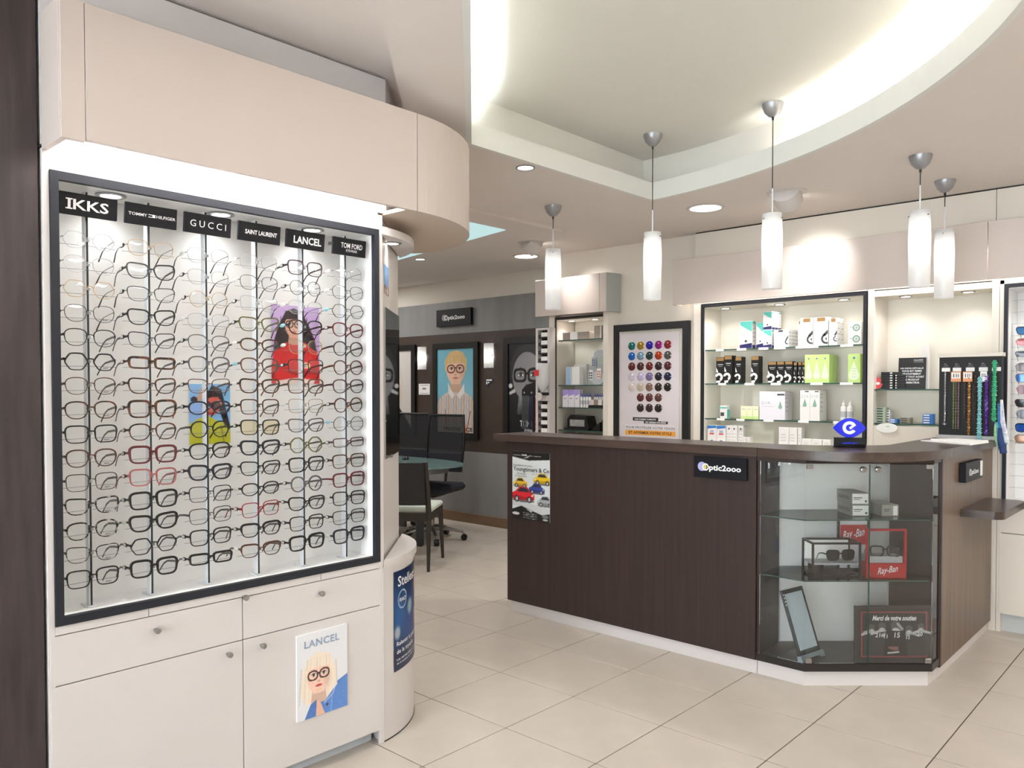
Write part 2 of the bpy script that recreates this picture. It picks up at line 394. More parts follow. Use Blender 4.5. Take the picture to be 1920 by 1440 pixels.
# ================================================================== eyeglasses
FC = {'gold': mat('rim_gold', (.70, .58, .42), .3, .8, var=.05, scale=30), 'silver': mat('rim_silver', (.66, .66, .68), .3, .8, var=.05, scale=30),
      'gunmetal': mat('rim_gunmetal', (.26, .25, .25), .35, .6, var=.05, scale=30), 'black': mat('rim_black', (.045, .045, .05), .22, var=.1, scale=30),
      'tortoiseshell': mat('rim_tortoise', (.36, .20, .11), .22, scale=70, col2=(.06, .04, .035), thr=(.42, .58)), 'brown': mat('rim_brown', (.30, .19, .15), .25, var=.25, scale=60),
      'burgundy': mat('rim_burgundy', (.33, .09, .12), .22, var=.15, scale=50), 'rose': mat('rim_rose', (.58, .31, .31), .25, var=.1, scale=50),
      'navy': mat('rim_navy', (.07, .08, .15), .22, var=.1, scale=50), 'grey': mat('rim_grey', (.30, .29, .30), .25, var=.12, scale=50),
      'olive': mat('rim_olive', (.31, .30, .17), .25, var=.15, scale=50), 'red': mat('rim_red', (.52, .07, .13), .22, var=.1, scale=50),
      'marbled': mat('rim_marble', (.62, .60, .57), .22, scale=75, col2=(.04, .04, .045), thr=(.52, .60)), 'beige': mat('rim_beige', (.50, .43, .36), .28, var=.12, scale=50),
      'plum': mat('rim_plum', (.25, .16, .20), .25, var=.15, scale=50)}
SH = {'panto': (.0275, .0228, 2.5, .12, 0), 'round': (.0250, .0240, 2.1, .05, 0), 'square': (.0280, .0228, 3.6, .07, .001), 'rectangular': (.0290, .0150, 4.6, .04, .001),
      'cat-eye': (.0285, .0208, 2.8, .17, .0055), 'hexagonal': (.0275, .0232, 2.2, .03, 0), 'oval': (.0280, .0185, 2.2, .06, .002), 'octagonal': (.0260, .0240, 2.0, .0, 0), 'browline': (.0285, .0200, 3.0, .16, .003)}
GM = {}
def outline(kind, side, n=28):
    a, b, p, tp, cat = SH[kind]; out = []
    for i in range(n):
        t = 2 * PI * (i + .5) / n; c, s = math.cos(t), math.sin(t)
        if kind in ('hexagonal', 'octagonal'):
            q = 6 if kind == 'hexagonal' else 8; w = 2 * PI / q; off = 0 if q == 6 else w / 2
            r = math.cos(w / 2) / math.cos(((t + off) % w) - w / 2); r = .25 + .75 * r; r *= 1.07
            x, z = a * r * c, b * r * s
        else:
            x = a * math.copysign(abs(c) ** (2 / p), c); z = b * math.copysign(abs(s) ** (2 / p), s)
        x *= 1 + tp * z / b
        if z > 0: z += cat * max(0, (x / a + .2) / 1.2) ** 2 * (z / b)
        out.append((side * x, z))
    return out
def gmesh(key, fn):
    if key not in GM:
        b = fn(); me = bpy.data.meshes.new(key[0]); me.from_pydata(b.v, [], b.f); me.materials.append(white)
        me.polygons.foreach_set('use_smooth', [True] * len(me.polygons)); me.set_sharp_from_angle(angle=math.radians(50)); me.update(); GM[key] = me
    return GM[key]
def gpart(name, key, fn, m, parent):
    o = link(name, gmesh((name,) + key, fn), parent); o.material_slots[0].link = 'OBJECT'; o.material_slots[0].material = m; return o
def rim_b(kind, side, t, cx):
    pts = outline(kind, side); n = len(pts); vs = []; d = max(.0009, t * .75)
    for i in range(n):
        x, z = pts[i]; dx = pts[(i + 1) % n][0] - pts[i - 1][0]; dz = pts[(i + 1) % n][1] - pts[i - 1][1]; L = math.hypot(dx, dz) or 1
        nx, nz = dz / L * side, -dx / L * side
        k = t * (1.0 if t < .0013 else (1.25 if z > 0 else .85)) * (1.7 if (kind == 'browline' and z > .002) else 1)
        X = cx * side; yb = .10 * abs(x * side + cx) ** 1.5
        for u, v in ((-.5, -1), (1, -1), (1, 1), (-.5, 1)): vs.append((X + x + nx * k * u, yb + d * v, z + nz * k * u))
    fs = []
    for i in range(n):
        j = (i + 1) % n; fs += [(i * 4 + q, i * 4 + (q + 1) % 4, j * 4 + (q + 1) % 4, j * 4 + q) for q in range(4)]
    return B().add(vs, [f[::-1] for f in fs] if side > 0 else fs)
def lens_b(kind, side, cx):
    pts = outline(kind, side); vs = [(side * cx + x, .10 * abs(x * side + cx) ** 1.5, z) for x, z in pts]
    return B().add(vs + [(side * cx, .10 * cx ** 1.5 - .0012, 0)], [(i, (i + 1) % len(pts), len(pts)) for i in range(len(pts))])
def temple_b(side, hx, hz, thin, L=.116):
    X = side * hx; w = .0009 if thin else .0030
    pa = [(X - side * .004, .003, hz), (X, .005, hz), (X, .03, hz - .001), (X - side * .001, L * .62, hz - .006), (X - side * .003, L * .80, hz - .016), (X - side * .006, L, hz - .040)]
    r = [w * .8, w * 1.2, w * 1.1, w, w * 1.0 if not thin else .0016, w if not thin else .0020]
    return B().tube(pa, w, 6, rads=r, ry=w * (1 if thin else .42))
tag_k = mat('tag_black', (.06, .06, .06), .4, var=.1, scale=40); tag_b = mat('tag_blue', (.62, .84, .90), .4, var=.05, scale=40); tag_w = mat('tag_white', (.92, .92, .90), .45, var=.02, scale=40)
def tag_bm(hx, hz):
    return B().tube([(-hx - .0015, .017, hz), (-hx - .002, .024, hz - .001), (-hx - .002, .040, hz - .002), (-hx - .002, .047, hz - .003)], .005, 6, rads=[.0025, .0060, .0060, .0025], ry=.0022)
def glasses(kind, t, colour, label, loc, rz, cat='glasses', nm='eyeglasses', lens=None, tagc='k', group=None, L=.116, s=1.0, rot=None, temple=None):
    g = thing(nm, label, cat, loc, rz, group, rot); g.scale = (s, s, s)
    m = FC[colour]; a, b = SH[kind][0], SH[kind][1]; cx = a + .0098; hx = cx + a * 1.05 + t; hz = b * (.42 if kind in ('cat-eye', 'browline') else .30)
    K = (kind, round(t, 4))
    for sd in (-1, 1):
        gpart('rim', K + (sd,), lambda: rim_b(kind, sd, t, cx), m, g)
        gpart('lens', (kind, sd), lambda: lens_b(kind, sd, cx), lens or lensm, g)
        gpart('temple', K + (sd, L), lambda: temple_b(sd, hx, hz, t < .0013, L), FC[temple] if temple else m, g)
    bt = max(.0010, t * .9); bz = b * .30
    gpart('bridge', K, lambda: B().tube([(-.0115, .002, bz - .003), (-.006, 0, bz + .001), (0, -.0005, bz + .002), (.006, 0, bz + .001), (.0115, .002, bz - .003)], bt, 6), m, g)
    if tagc: gpart('price_tag', K, lambda: tag_bm(hx, hz), {'k': tag_k, 'b': tag_b, 'w': tag_w}[tagc], g)
    if tagc == 'k': gpart('tag_label', K, lambda: B().box(-hx - .0048, -hx - .0042, .0245, .0395, hz - .0050, hz + .0028), tag_w, g)
    return g
M_, T_, F_ = .0010, .0022, .0036   # wire, medium and thick rims

# ================================================================== left display cabinet
DX, DY = .193, -1.61
def dw(x, y, z): return (DX - y, DY + x, z)       # cabinet coordinates (x along the front, y into it) to the room
cab = thing('display_cabinet', 'tall white built-in display cabinet with black framed recess, drawers and doors', 'cabinet', (DX, DY, 0), PI / 2)
mk('side_panel', bx(0, .018, 0, .185, 0, 2.05, bev=.001), white, cab)
mk('side_panel', bx(1.168, 1.19, 0, .013, 0, 2.05, bev=.001), white, cab)
lining = B().box(.018, 1.168, .176, .186, .70, 2.0).box(.018, .036, .006, .176, .70, 2.0).box(1.150, 1.168, .006, .176, .70, 2.0).box(.036, 1.150, .006, .176, .70, .735).box(.036, 1.150, .006, .176, 1.970, 2.0)
mk('recess_lining', lining, inner_w, cab)
mk('frame', B().box(.018, .040, -.008, .012, .715, 1.992).box(1.146, 1.168, -.008, .012, .715, 1.992).box(.040, 1.146, -.008, .012, .715, .739).box(.040, 1.146, -.008, .012, 1.968, 1.992), frame_b, cab)
mk('top_board', bx(.018, 1.168, 0, .02, 1.993, 2.30, bev=.001), white, cab)
dark = mat('shadow_gap', (.22, .20, .19), .8, var=.05, scale=10)
mk('carcass', bx(.018, 1.168, .018, .185, .055, .70), dark, cab)
for x0, x1 in ((.018, .279), (.281, .900), (.902, 1.168)): mk('rail', bx(x0, x1, 0, .018, .6885, .714, bev=.0008), white, cab)
def knob(p, x, z):
    k = mk('knob', B().lathe([(.0035, 0), (.0035, .012), (.0085, .014), (.0095, .018), (.0095, .026), (.008, .029)], n=16), steel, p); k.rotation_euler = (PI / 2, 0, 0); k.location = (x, 0, z); return k
for x0, x1, kx in ((.004, .5895, .297), (.5925, 1.178, .892)):
    d = mk('drawer', bx(x0, x1, -.001, .017, .5455, .6860, bev=.001), white, cab); knob(d, kx, .645)
for x0, x1, kx in ((.004, .5895, .533), (.5925, 1.178, .656)):
    d = mk('door', bx(x0, x1, -.001, .017, .056, .5425, bev=.001), white, cab); knob(d, kx, .512)
knob(cab, .592, .689)
mk('plinth', bx(.018, 1.168, .055, .075, 0, .056), mat('plinth_grey', (.74, .76, .78), .5, var=.02, scale=8), cab)
for i, x in enumerate((.215, .57, .93)):
    sp = mk('downlight', B().lathe([(.030, 0), (.043, 0), (.044, -.003), (.038, -.006), (.030, -.004), (.030, 0)], n=24, cap=False), silver_p, cab, (x, .085, 1.9695))
    mk('lamp_disc', B().lathe([(.0004, -.002), (.030, -.002)], n=20, cap=False), lampw, sp)
    lamp('SPOT', dw(x, .085, 1.955), 1.6, (.97, .985, 1), .03, spot=150, blend=.8)
# canopy above it
can = thing('display_canopy', 'cream overhanging light canopy with rounded end above the display cabinet', 'canopy', (DX, DY, 2.05), PI / 2)
beige = mat('canopy_cream', (.785, .735, .705), .42, var=.012, scale=3)
mk('end_panel', bx(0, .018, -.137, 0, -.005, .365, bev=.001), beige, can)
mk('front_strip', bx(0, .060, -.155, -.137, -.005, .365, bev=.001), beige, can)
mk('front_panel', bx(.0615, 1.233, -.155, -.137, .0, .365, bev=.001), beige, can)
cc = (1.24, .493); cr_ = .648
arcp = [(cc[0] + cr_ * math.sin(a), cc[1] - cr_ * math.cos(a)) for a in np.linspace(.0, PI / 2, 22)]
mk('round_panel', B().wall([(1.236, -.155)] + arcp[1:] + [(1.80, .62)], 0.0, .365, .012), beige, can)
mk('bottom_plate', B().prism([(1.20, -.14)] + [(x - .004, y + .004) for x, y in arcp[1:]] + [(1.80, .62), (1.55, .45), (1.20, .02)], .004, .018), mat('canopy_base', (.80, .73, .66), .5, var=.012, scale=3), can)
mk('light_stop_board', bx(.018, 1.22, -.136, -.001, .335, .350), white, can); mk('light_tube', B().cyl((.06, -.085, .16), (1.14, -.085, .16), .013, n=10), glow('canopy_tube', (.97, .99, 1), 6.0), can)  # top board added to keep the tube light off the ceiling
lamp('AREA', dw(.60, -.085, 2.195), 11, (.96, .985, 1), 1.10, rot=(0, 0, PI / 2), sy=.06)
# little drum soffit with its spot, and the drum base with the curved poster
ch0, chd = Vector((.196, -.428)), Vector((-.68, .733)); chn = Vector((.733, .68)); CL = .56; sag = .092
def bulge(off=0., n=20, L=CL, s=sag):
    R = (L * L / 4 + s * s) / (2 * s); c = ch0 + chd * (L / 2) - chn * (R - s); h = math.asin(min(1, L / 2 / R)); out = []
    for k in range(n + 1):
        a = -h + 2 * h * k / n; out.append(c + (chn * math.cos(a) + chd * math.sin(a)) * (R + off))
    return out
sof = thing('round_soffit', 'small rounded white soffit with a spotlight under the canopy', 'soffit', (0, -.2, 1.978))
rel = lambda ps: [(p.x, p.y + .2) for p in ps]
mk('slab', B().prism(rel(bulge(.0)), 0, .03), white, sof)
sb = mk('downlight', B().lathe([(.026, 0), (.037, 0), (.038, -.003), (.032, -.005), (.026, -.003)], n=24, cap=False), silver_p, sof, (.075, -.075, -.0005))
mk('lamp_disc', B().lathe([(.0004, -.002), (.026, -.002)], n=20, cap=False), lampw, sb); lamp('SPOT', (.075, -.275, 1.96), 1.2, NEU, .03, spot=130, blend=.8)
drum = thing('drum_base', 'white half-round plinth unit beside the display cabinet', 'plinth', (0, -.2, 0))
mk('body', B().prism(rel(bulge(-.006)), .004, .672), white, drum)
mk('worktop', B().prism(rel(bulge(.007)), .690, .718), white, drum)
mk('top_rim', B().prism(rel(bulge(-.001)), .672, .690), white, drum)
mk('base_strip', B().prism(rel(bulge(-.004)), 0, .004), black, drum)
# tall mirror on the angled wall
mir = thing('wall_mirror', 'tall narrow mirror on the angled white wall above the half-round plinth', 'mirror', (.1775, -.4195, 1.10), math.atan2(.733, -.68))
mirm = mat('mirror_silver', (.78, .80, .80), .02, 1.0, var=.005, scale=5)
mk('mirror_plate', bx(.095, .525, -.006, -.001, 0, .61), mirm, mir)
mk('bottom_clip', bx(.25, .28, -.009, -.001, -.008, .004), steel, mir)
# rods with holders
ordn = ['first', 'second', 'third', 'fourth', 'fifth', 'sixth', 'seventh', 'eighth', 'ninth', 'tenth', 'eleventh', 'twelfth', 'thirteenth', 'fourteenth', 'fifteenth']
rodn = ['leftmost', 'second', 'third', 'fourth', 'fifth', 'rightmost']
RX = (.137, .318, .505, .688, .873, 1.060)
ZR = [1.82 - i * .0707 for i in range(15)]
slot = mat('rod_slot', (.13, .13, .14), .5, var=.05, scale=20)
hold_me = None
for c, x in enumerate(RX):
    r = thing('display_rod', 'brushed metal rod holding spectacles, %s of six in the display cabinet' % ('leftmost' if c == 0 else 'rightmost' if c == 5 else rodn[c] + ' from left'), 'rod', dw(x, .063, .735), PI / 2, 'spectacle rods')
    mk('pole', bx(-.0045, .0045, .001, .026, 0.004, 1.228, bev=.0008), alu, r)
    mk('front_slot', bx(-.0016, .0038, -.0004, .001, .006, 1.226), slot, r)
    mk('foot', bx(-.012, .012, -.006, .05, 0, .004, bev=.001), alu, r)
    mk('top_bracket', B().box(-.006, .006, .0, .10, 1.205, 1.215), steel, r)
    for z in ZR:
        if hold_me is None:
            h = mk('holder', B().box(-.003, .003, -.016, .002, -.006, .003, bev=.0006).tube([(-.082, -.002, -.018), (-.0046, -.002, -.0165), (0, -.003, -.0155), (.0046, -.002, -.0165), (.080, -.002, -.018)], .00075, 5), mat('clear_holder', (.60, .62, .63), .25, .5, var=.03, scale=30), r); hold_me = h.data
        else: h = link('holder', hold_me, r)
        h.location = (0, 0, z - .735)
G = [  # per rod, top to bottom: shape, rim, colour, tag
 [('hexagonal', M_, 'silver', 'w'), ('panto', M_, 'silver', 'k'), ('hexagonal', M_, 'gold', 'k'), ('panto', M_, 'gunmetal', 'k'), ('panto', .0014, 'black', 'k'), ('hexagonal', T_, 'black', 'k'), ('panto', .0014, 'brown', 'k'), ('panto', T_, 'tortoiseshell', 'k'), ('square', T_, 'black', ''), ('panto', T_, 'brown', 'k'), ('square', .0014, 'gunmetal', 'k'), ('cat-eye', T_, 'marbled', ''), ('panto', T_, 'marbled', 'k'), ('cat-eye', .0014, 'marbled', ''), ('square', T_, 'black', 'k')],
 [('panto', M_, 'gold', 'k'), ('cat-eye', T_, 'black', 'k'), ('browline', M_, 'gunmetal', 'k'), ('cat-eye', T_, 'black', 'k'), ('cat-eye', .0014, 'navy', 'k'), ('rectangular', .0038, 'tortoiseshell', 'k'), ('cat-eye', .0022, 'tortoiseshell', 'k'), ('square', F_, 'tortoiseshell', 'k'), ('panto', T_, 'tortoiseshell', 'k'), ('square', F_, 'burgundy', 'k'), ('square', .0025, 'rose', 'k'), ('square', F_, 'black', 'k'), ('cat-eye', F_, 'black', 'w'), ('hexagonal', .002, 'black', 'k'), ('square', .0036, 'black', 'k')],
 [('panto', M_, 'silver', 'w'), ('panto', M_, 'silver', 'k'), ('round', M_, 'gold', 'k'), ('panto', M_, 'silver', 'w'), ('panto', .0014, 'grey', 'k'), ('panto', T_, 'grey', 'k'), ('cat-eye', .0014, 'brown', 'k'), ('oval', .0026, 'navy', 'k'), ('round', T_, 'black', ''), ('panto', .0025, 'black', 'k'), ('cat-eye', .0036, 'navy', 'k'), ('square', .0014, 'black', 'k'), ('square', .0014, 'gunmetal', ''), ('square', .0022, 'black', 'k'), ('rectangular', .0036, 'black', 'k')],
 [('square', M_, 'silver', 'w'), ('panto', M_, 'gunmetal', 'w'), ('square', M_, 'silver', 'k'), ('cat-eye', T_, 'olive', 'k'), ('oval', .0025, 'tortoiseshell', 'w'), ('panto', T_, 'brown', 'b'), ('cat-eye', .0028, 'tortoiseshell', 'w'), ('square', .002, 'tortoiseshell', 'k'), ('square', T_, 'black', 'k'), ('cat-eye', .0034, 'navy', 'w'), ('cat-eye', T_, 'black', 'w'), ('oval', T_, 'black', 'w'), ('square', .0015, 'red', 'k'), ('browline', .0022, 'black', 'k'), ('browline', .0018, 'brown', 'w')],
 [('square', T_, 'plum', 'k'), ('round', M_, 'gunmetal', 'k'), ('panto', M_, 'silver', 'w'), ('panto', T_, 'black', 'b'), ('panto', M_, 'gold', 'w'), ('square', .0014, 'black', 'k'), ('square', T_, 'brown', ''), ('square', .0012, 'beige', 'w'), ('cat-eye', T_, 'grey', 'w'), ('octagonal', T_, 'olive', 'k'), ('square', .0028, 'black', 'w'), ('round', .0026, 'grey', 'k'), ('cat-eye', .0026, 'black', 'k'), ('square', .002, 'black', 'k'), ('square', F_, 'black', 'k')],
 [('round', M_, 'silver', 'w'), ('panto', M_, 'gunmetal', 'w'), ('hexagonal', .0012, 'black', 'b'), ('panto', T_, 'burgundy', 'k'), ('round', T_, 'gunmetal', ''), ('round', T_, 'brown', ''), ('panto', T_, 'plum', ''), ('round', T_, 'tortoiseshell', 'k'), ('octagonal', .0012, 'black', 'b'), ('rectangular', .002, 'plum', 'k'), ('square', T_, 'tortoiseshell', 'k'), ('square', .0028, 'burgundy', ''), ('square', .0022, 'black', 'w'), ('square', .0015, 'black', 'k'), ('square', .0032, 'navy', 'w')]]
for c, col in enumerate(G):
    for i, (k, t, cl, tg) in enumerate(col):
        wt = 'wire-rimmed' if t <= .0012 else 'thick-rimmed' if t > .0024 else 'slim-rimmed'
        s = 1.06 if k != 'rectangular' else 1.02
        lab = '%s %s %s glasses, %s from top on the %s rod' % (wt, cl, k, ordn[i], rodn[c] if c in (0, 5) else rodn[c] + '-from-left')
        glasses(k, t, cl, lab, dw(RX[c], .0445, ZR[i] - .004), PI / 2 + random.uniform(-.05, .03), tagc=tg, s=s, group='spectacles on the display rods',
                rot=(random.uniform(-.05, .02), random.uniform(-.02, .02), PI / 2 + random.uniform(-.05, .03)), lens=glass('lens_amber', (.93, .86, .66), .6) if (c, i) == (3, 8) else None,
                temple='gunmetal' if t <= .0012 else None)
lp_me = None
for o in [q for q in bpy.data.objects if q.get('label', '').endswith('on the leftmost rod')][1:]:
    if lp_me is None: lp_me = text('IKKS', ink, o, .040, -.0165, y=-.0002, w=.0135, h=.0036, bold=.03).data
    else: link('lettering', lp_me, o)
# brand plates
def plate(name, label, loc, rz, w, h, d, cat='sign', rim=True, group=None):
    t = thing(name, label, cat, loc, rz, group)
    mk('plate', bx(-w / 2, w / 2, 0, d, 0, h, bev=.0015), plate_b, t); return t
SX = (.131, .312, .495, .680, .863, 1.054)
names = ['leftmost dark sign in the display cabinet, big slab letters', 'second dark sign from left in the display cabinet, two small words', 'third dark sign from left, five widely spaced serif letters', 'fourth dark sign from left in the display cabinet, two-word bold capitals', 'fifth dark sign from left, six bold pale capitals', 'rightmost dark sign in the display cabinet, two lines of text']
for i, x in enumerate(SX):
    p = plate('brand_sign', names[i], dw(x, .028, 1.882), PI / 2, .160 if i < 5 else .152, .063, .009, group='brand signs above the rods')
    p.rotation_euler = (.10, 0, PI / 2)
    if i == 0:
        text('IKKS', wink, p, -.002, .031, w=.112, h=.030, bold=.018)
        mk('serif', B().box(-.0635, -.0455, -.0026, -.002, .0425, .0462).box(-.0635, -.0455, -.0026, -.002, .0158, .0195), wink, p)
    elif i == 1:
        text('TOMMY', wink, p, -.042, .031, w=.056, h=.009, bold=.01); text('HILFIGER', wink, p, .044, .031, w=.060, h=.009, bold=.01)
        mk('flag_mark', B().box(-.0105, .0105, -.0026, -.002, .0335, .0355).box(-.0105, .0105, -.0026, -.002, .0265, .0285).box(.002, .0105, -.0026, -.002, .0285, .0335), wink, p)
    elif i == 2: text('GUCCI', wink, p, 0, .031, w=.122, h=.021, spacing=1.5)
    elif i == 3: text('SAINT LAURENT', wink, p, .005, .031, w=.120, h=.015, bold=.02)
    elif i == 4: text('LANCEL', wink, p, .006, .030, w=.115, h=.026, bold=.025)
    else: text('TOM FORD', wink, p, .008, .036, w=.098, h=.019, bold=.01); text('EYEWEAR', wink, p, .008, .018, w=.050, h=.009)

# ================================================================== reception counter
ctr = thing('reception_counter', 'dark wenge reception counter unit with long front panel and white plinth', 'counter', (.12, 1.26, 0))
mk('front_panel', bx(-.81, .808, 0, .02, .072, 1.055, bev=.001), wenge, ctr)
mk('end_panel', bx(-.81, -.79, .0205, .29, .072, 1.055, bev=.001), wenge, ctr)
mk('back_panel', bx(-.789, .808, .27, .29, .072, 1.055), white2, ctr)
mk('plinth', bx(-.795, .808, .022, .26, 0, .0715), white, ctr)
ctr2 = thing('counter_side_unit', 'brown wood side unit of the counter reaching back to the wall cabinets', 'counter', (1.60, 1.80, 0), PI / 2)
mk('side_panel', bx(0.006, 1.03, 0, .02, .060, 1.055, bev=.001), wenge_sheen, ctr2)
mk('front_edge', bx(-.014, .005, .0, .23, .060, 1.055), wenge, ctr2)
mk('back_panel', bx(.006, 1.03, .225, .245, .060, 1.055), white2, ctr2)
mk('plinth', bx(-.014, 1.03, .018, .22, 0, .0595), white, ctr2)
top = thing('worktop', 'dark wenge countertop curving round the glass showcase corner', 'countertop', (.94, 1.4, 1.057))
fr = [(.942, 1.238), (1.03, 1.222), (1.12, 1.213), (1.20, 1.213), (1.28, 1.225), (1.36, 1.25), (1.43, 1.285), (1.50, 1.36), (1.555, 1.44), (1.595, 1.53), (1.62, 1.63), (1.632, 1.75), (1.632, 1.85)]
loc = lambda P: [(x - .94, y - 1.4) for x, y in P]
mk('left_top', B().prism(loc([(-.79, 1.24), (.940, 1.238), (.940, 1.555), (-.79, 1.555)]), 0, .043), wenge_t, top)
mk('corner_top', B().prism(loc(fr + [(1.34, 1.85), (1.30, 1.78), (1.18, 1.65), (1.05, 1.58), (.942, 1.555)]), 0, .043), wenge_t, top)
mk('right_top', B().prism(loc([(1.632, 1.852), (1.632, 2.835), (1.34, 2.835), (1.34, 1.852)]), 0, .043), wenge_t, top)
sh = [(0, .0)] ; R = .05
sp = [(1.602, 2.13), (1.73, 2.13)] + [(1.735 + R * math.sin(a), 2.13 + R - R * math.cos(a)) for a in np.linspace(.2, PI / 2, 6)] + [(1.785 - R + R * math.cos(a), 2.70 - R + R * math.sin(a)) for a in np.linspace(.1, PI / 2, 6)] + [(1.602, 2.70)]
solo('bag_shelf', B().prism([(x - 1.6, y - 2.4) for x, y in sp], 0, .038), wenge_t, 'small dark wood shelf with rounded corners on the brown counter side', 'shelf', (1.6, 2.4, .737))
# corner showcase: local x along the angled front, y into it
VA = math.atan2(.405, .435); VC, VS = math.cos(VA), math.sin(VA); V0 = (1.3825, 1.4625)
def vw(x, y, z): return (V0[0] + x * VC - y * VS, V0[1] + x * VS + y * VC, z)
def vl(X, Y): dx, dy = X - V0[0], Y - V0[1]; return (dx * VC + dy * VS, -dx * VS + dy * VC)
vit = thing('corner_showcase', 'glazed corner showcase with angled glass doors set into the counter', 'showcase', (*V0, 0), VA)
foot = [vl(*p) for p in ((.930, 1.262), (1.165, 1.262), (1.598, 1.665), (1.598, 1.784), (1.40, 1.955), (.930, 1.50))]
inset = [vl(*p) for p in ((.930, 1.284), (1.156, 1.284), (1.577, 1.675), (1.577, 1.784), (1.40, 1.94), (.930, 1.48))]
black_w = mat('dark_showcase_board', (.13, .115, .11), .35, var=.15, scale=20, stretch=(.3, 3, 3))
mk('base_board', B().prism(foot, .073, .108), black_w, vit)
mk('top_board', B().prism(foot, 1.036, 1.056), wenge, vit)
mk('plinth', B().prism(inset, 0, .0725), white, vit)
mk('side_wall', B().wall([vl(.931, 1.270), vl(.931, 1.49)], .1085, 1.0355, -.012), wenge, vit)
mk('side_wall', B().wall([vl(1.588, 1.790), vl(1.41, 1.94)], .1085, 1.0355, -.012), wenge, vit)
mk('back_panel', bx(-.335, .335, .338, .348, .1085, 1.0355), inner_w, vit)
mk('corner_post', B().prism([vl(*p) for p in ((1.575, 1.772), (1.597, 1.772), (1.597, 1.785), (1.575, 1.785))], .1085, 1.0355), wenge, vit)
mk('fixed_pane', B().wall([vl(.945, 1.266), vl(1.158, 1.266)], .109, 1.035, .005), [pane], vit)
mk('fixed_pane', B().wall([vl(1.592, 1.676), vl(1.592, 1.768)], .109, 1.035, .005), pane, vit)
for s in (-1, 1):
    d = mk('glass_door', bx(*((-.292, -.002) if s < 0 else (.002, .292)), 0.002, .0065, .112, 1.032), pane, vit)
    mk('door_edge', bx(*((-.0025, -.0012) if s < 0 else (.0012, .0025)), .0018, .0068, .112, 1.032), edge, d)
    mk('hinge', bx(*((-.290, -.262) if s < 0 else (.262, .290)), -.003, .009, .112, .134, bev=.001), steel, d)
    mk('hinge', bx(*((-.290, -.262) if s < 0 else (.262, .290)), -.003, .009, 1.012, 1.032, bev=.001), steel, d)
    k = mk('lock', B().lathe([(.014, 0), (.0135, .014), (.011, .016), (.004, .0165), (.004, .012)], n=20), steel, d); k.rotation_euler = (PI / 2, 0, 0); k.location = (s * .034, .001, 1.010)
shp = [vl(*p) for p in ((.946, 1.275), (1.160, 1.275), (1.580, 1.668), (1.580, 1.770), (1.395, 1.935), (.946, 1.495))]
for z in (.770, .487):
    mk('glass_shelf', B().prism(shp, z, z + .006, mside=1), [shelfg, edge], vit)
    for x in (-.24, .25): mk('shelf_bracket', B().lathe([(.045, 0), (.045, .004)], n=20).box(-.002, .002, .03, .075, -.004, .004), mat('frosted_plastic', (.62, .66, .66), .3, var=.03, scale=20), vit, (x, .27, z - .0045))

# ================================================================== cabinets along the back wall
YF = 2.85
def lampspot(p, x, y, z, r=.028, power=4, col=NEU):
    k = mk('downlight', B().lathe([(r, 0), (r * 1.35, 0), (r * 1.35, -.004), (r, -.004), (r, 0)], n=20, cap=False), silver_p, p, (x, y, z - .0005))
    mk('lamp_disc', B().lathe([(.0004, -.002), (r, -.002)], n=18, cap=False), lampw, k)
    w = p.location; lamp('SPOT', (w[0] + x, w[1] + y, w[2] + z - .012), power, col, .025, spot=140, blend=.8)
def shelf_at(p, x0, x1, y0, y1, z, tags=()):
    s = mk('glass_shelf', B().box(x0, x1, y0 + .0015, y1, z - .008, z), shelfg, p)
    mk('shelf_edge', bx(x0, x1, y0, y0 + .0015, z - .008, z), edge, s)
    for a, b in tags: mk('price_strip', bx(a, b, y0 - .004, y0 - .001, z - .013, z + .003), paper, s)
    for a in (x0 + .012, x1 - .012): mk('shelf_pin', B().cyl((a, y0 + .03, z - .016), (a, y0 + .03, z - .009), .004, n=8), steel, s)
    return s
c1 = thing('wall_cabinet', 'wide lit shelf cabinet with dark frame, full of boxes, behind the counter', 'cabinet', (-.30, YF, 0))
mk('side_panel', bx(0, .063, 0, .30, 0, 1.99, bev=.001), white2, c1)
mk('frame', B().box(.063, .081, -.01, .012, .94, 1.986).box(1.187, 1.207, -.01, .012, .94, 1.986).box(.081, 1.187, -.01, .012, 1.966, 1.986), frame_b, c1)
mk('lining', B().box(.081, 1.187, .262, .272, .94, 1.985).box(.071, .081, .012, .262, .94, 1.985).box(1.187, 1.197, .012, .262, .94, 1.985).box(.081, 1.187, .012, .262, 1.960, 1.985), cream, c1)
mk('base_unit', bx(.063, 1.207, 0, .30, .0, .94), white2, c1)
mk('bottom_shelf', bx(.081, 1.187, .0, .262, .94, .988), cream, c1)
X = lambda v: v + .30
tags1 = {1.66: ((-.13, -.07), (.03, .10), (.19, .26), (.30, .38), (.45, .60), (.74, .82)), 1.417: ((-.11, -.05), (.09, .16), (.28, .35), (.55, .63), (.74, .82)), 1.166: ((-.12, -.06), (.03, .09), (.23, .30), (.47, .54), (.70, .77))}
for z, tg in tags1.items(): shelf_at(c1, .083, 1.185, .018, .258, z, [(X(a), X(b)) for a, b in tg])
for x in (.20, .60, 1.03): lampspot(c1, x, .10, 1.960, power=2.6)
mk('top_board', bx(0, 1.207, 0, .02, 1.992, 2.30), white2, c1)
c2 = thing('open_wall_cabinet', 'open cream shelf cabinet without frame, right of the framed one', 'cabinet', (.912, YF, 0))
mk('side_panel', bx(0, .038, 0, .30, 0, 1.99, bev=.001), white2, c2)
mk('side_panel', bx(.672, .708, 0, .30, 0, 1.99, bev=.001), white2, c2)
mk('lining', B().box(.038, .672, .262, .272, 1.15, 1.985).box(.038, .672, .0, .262, 1.950, 1.985), cream, c2)
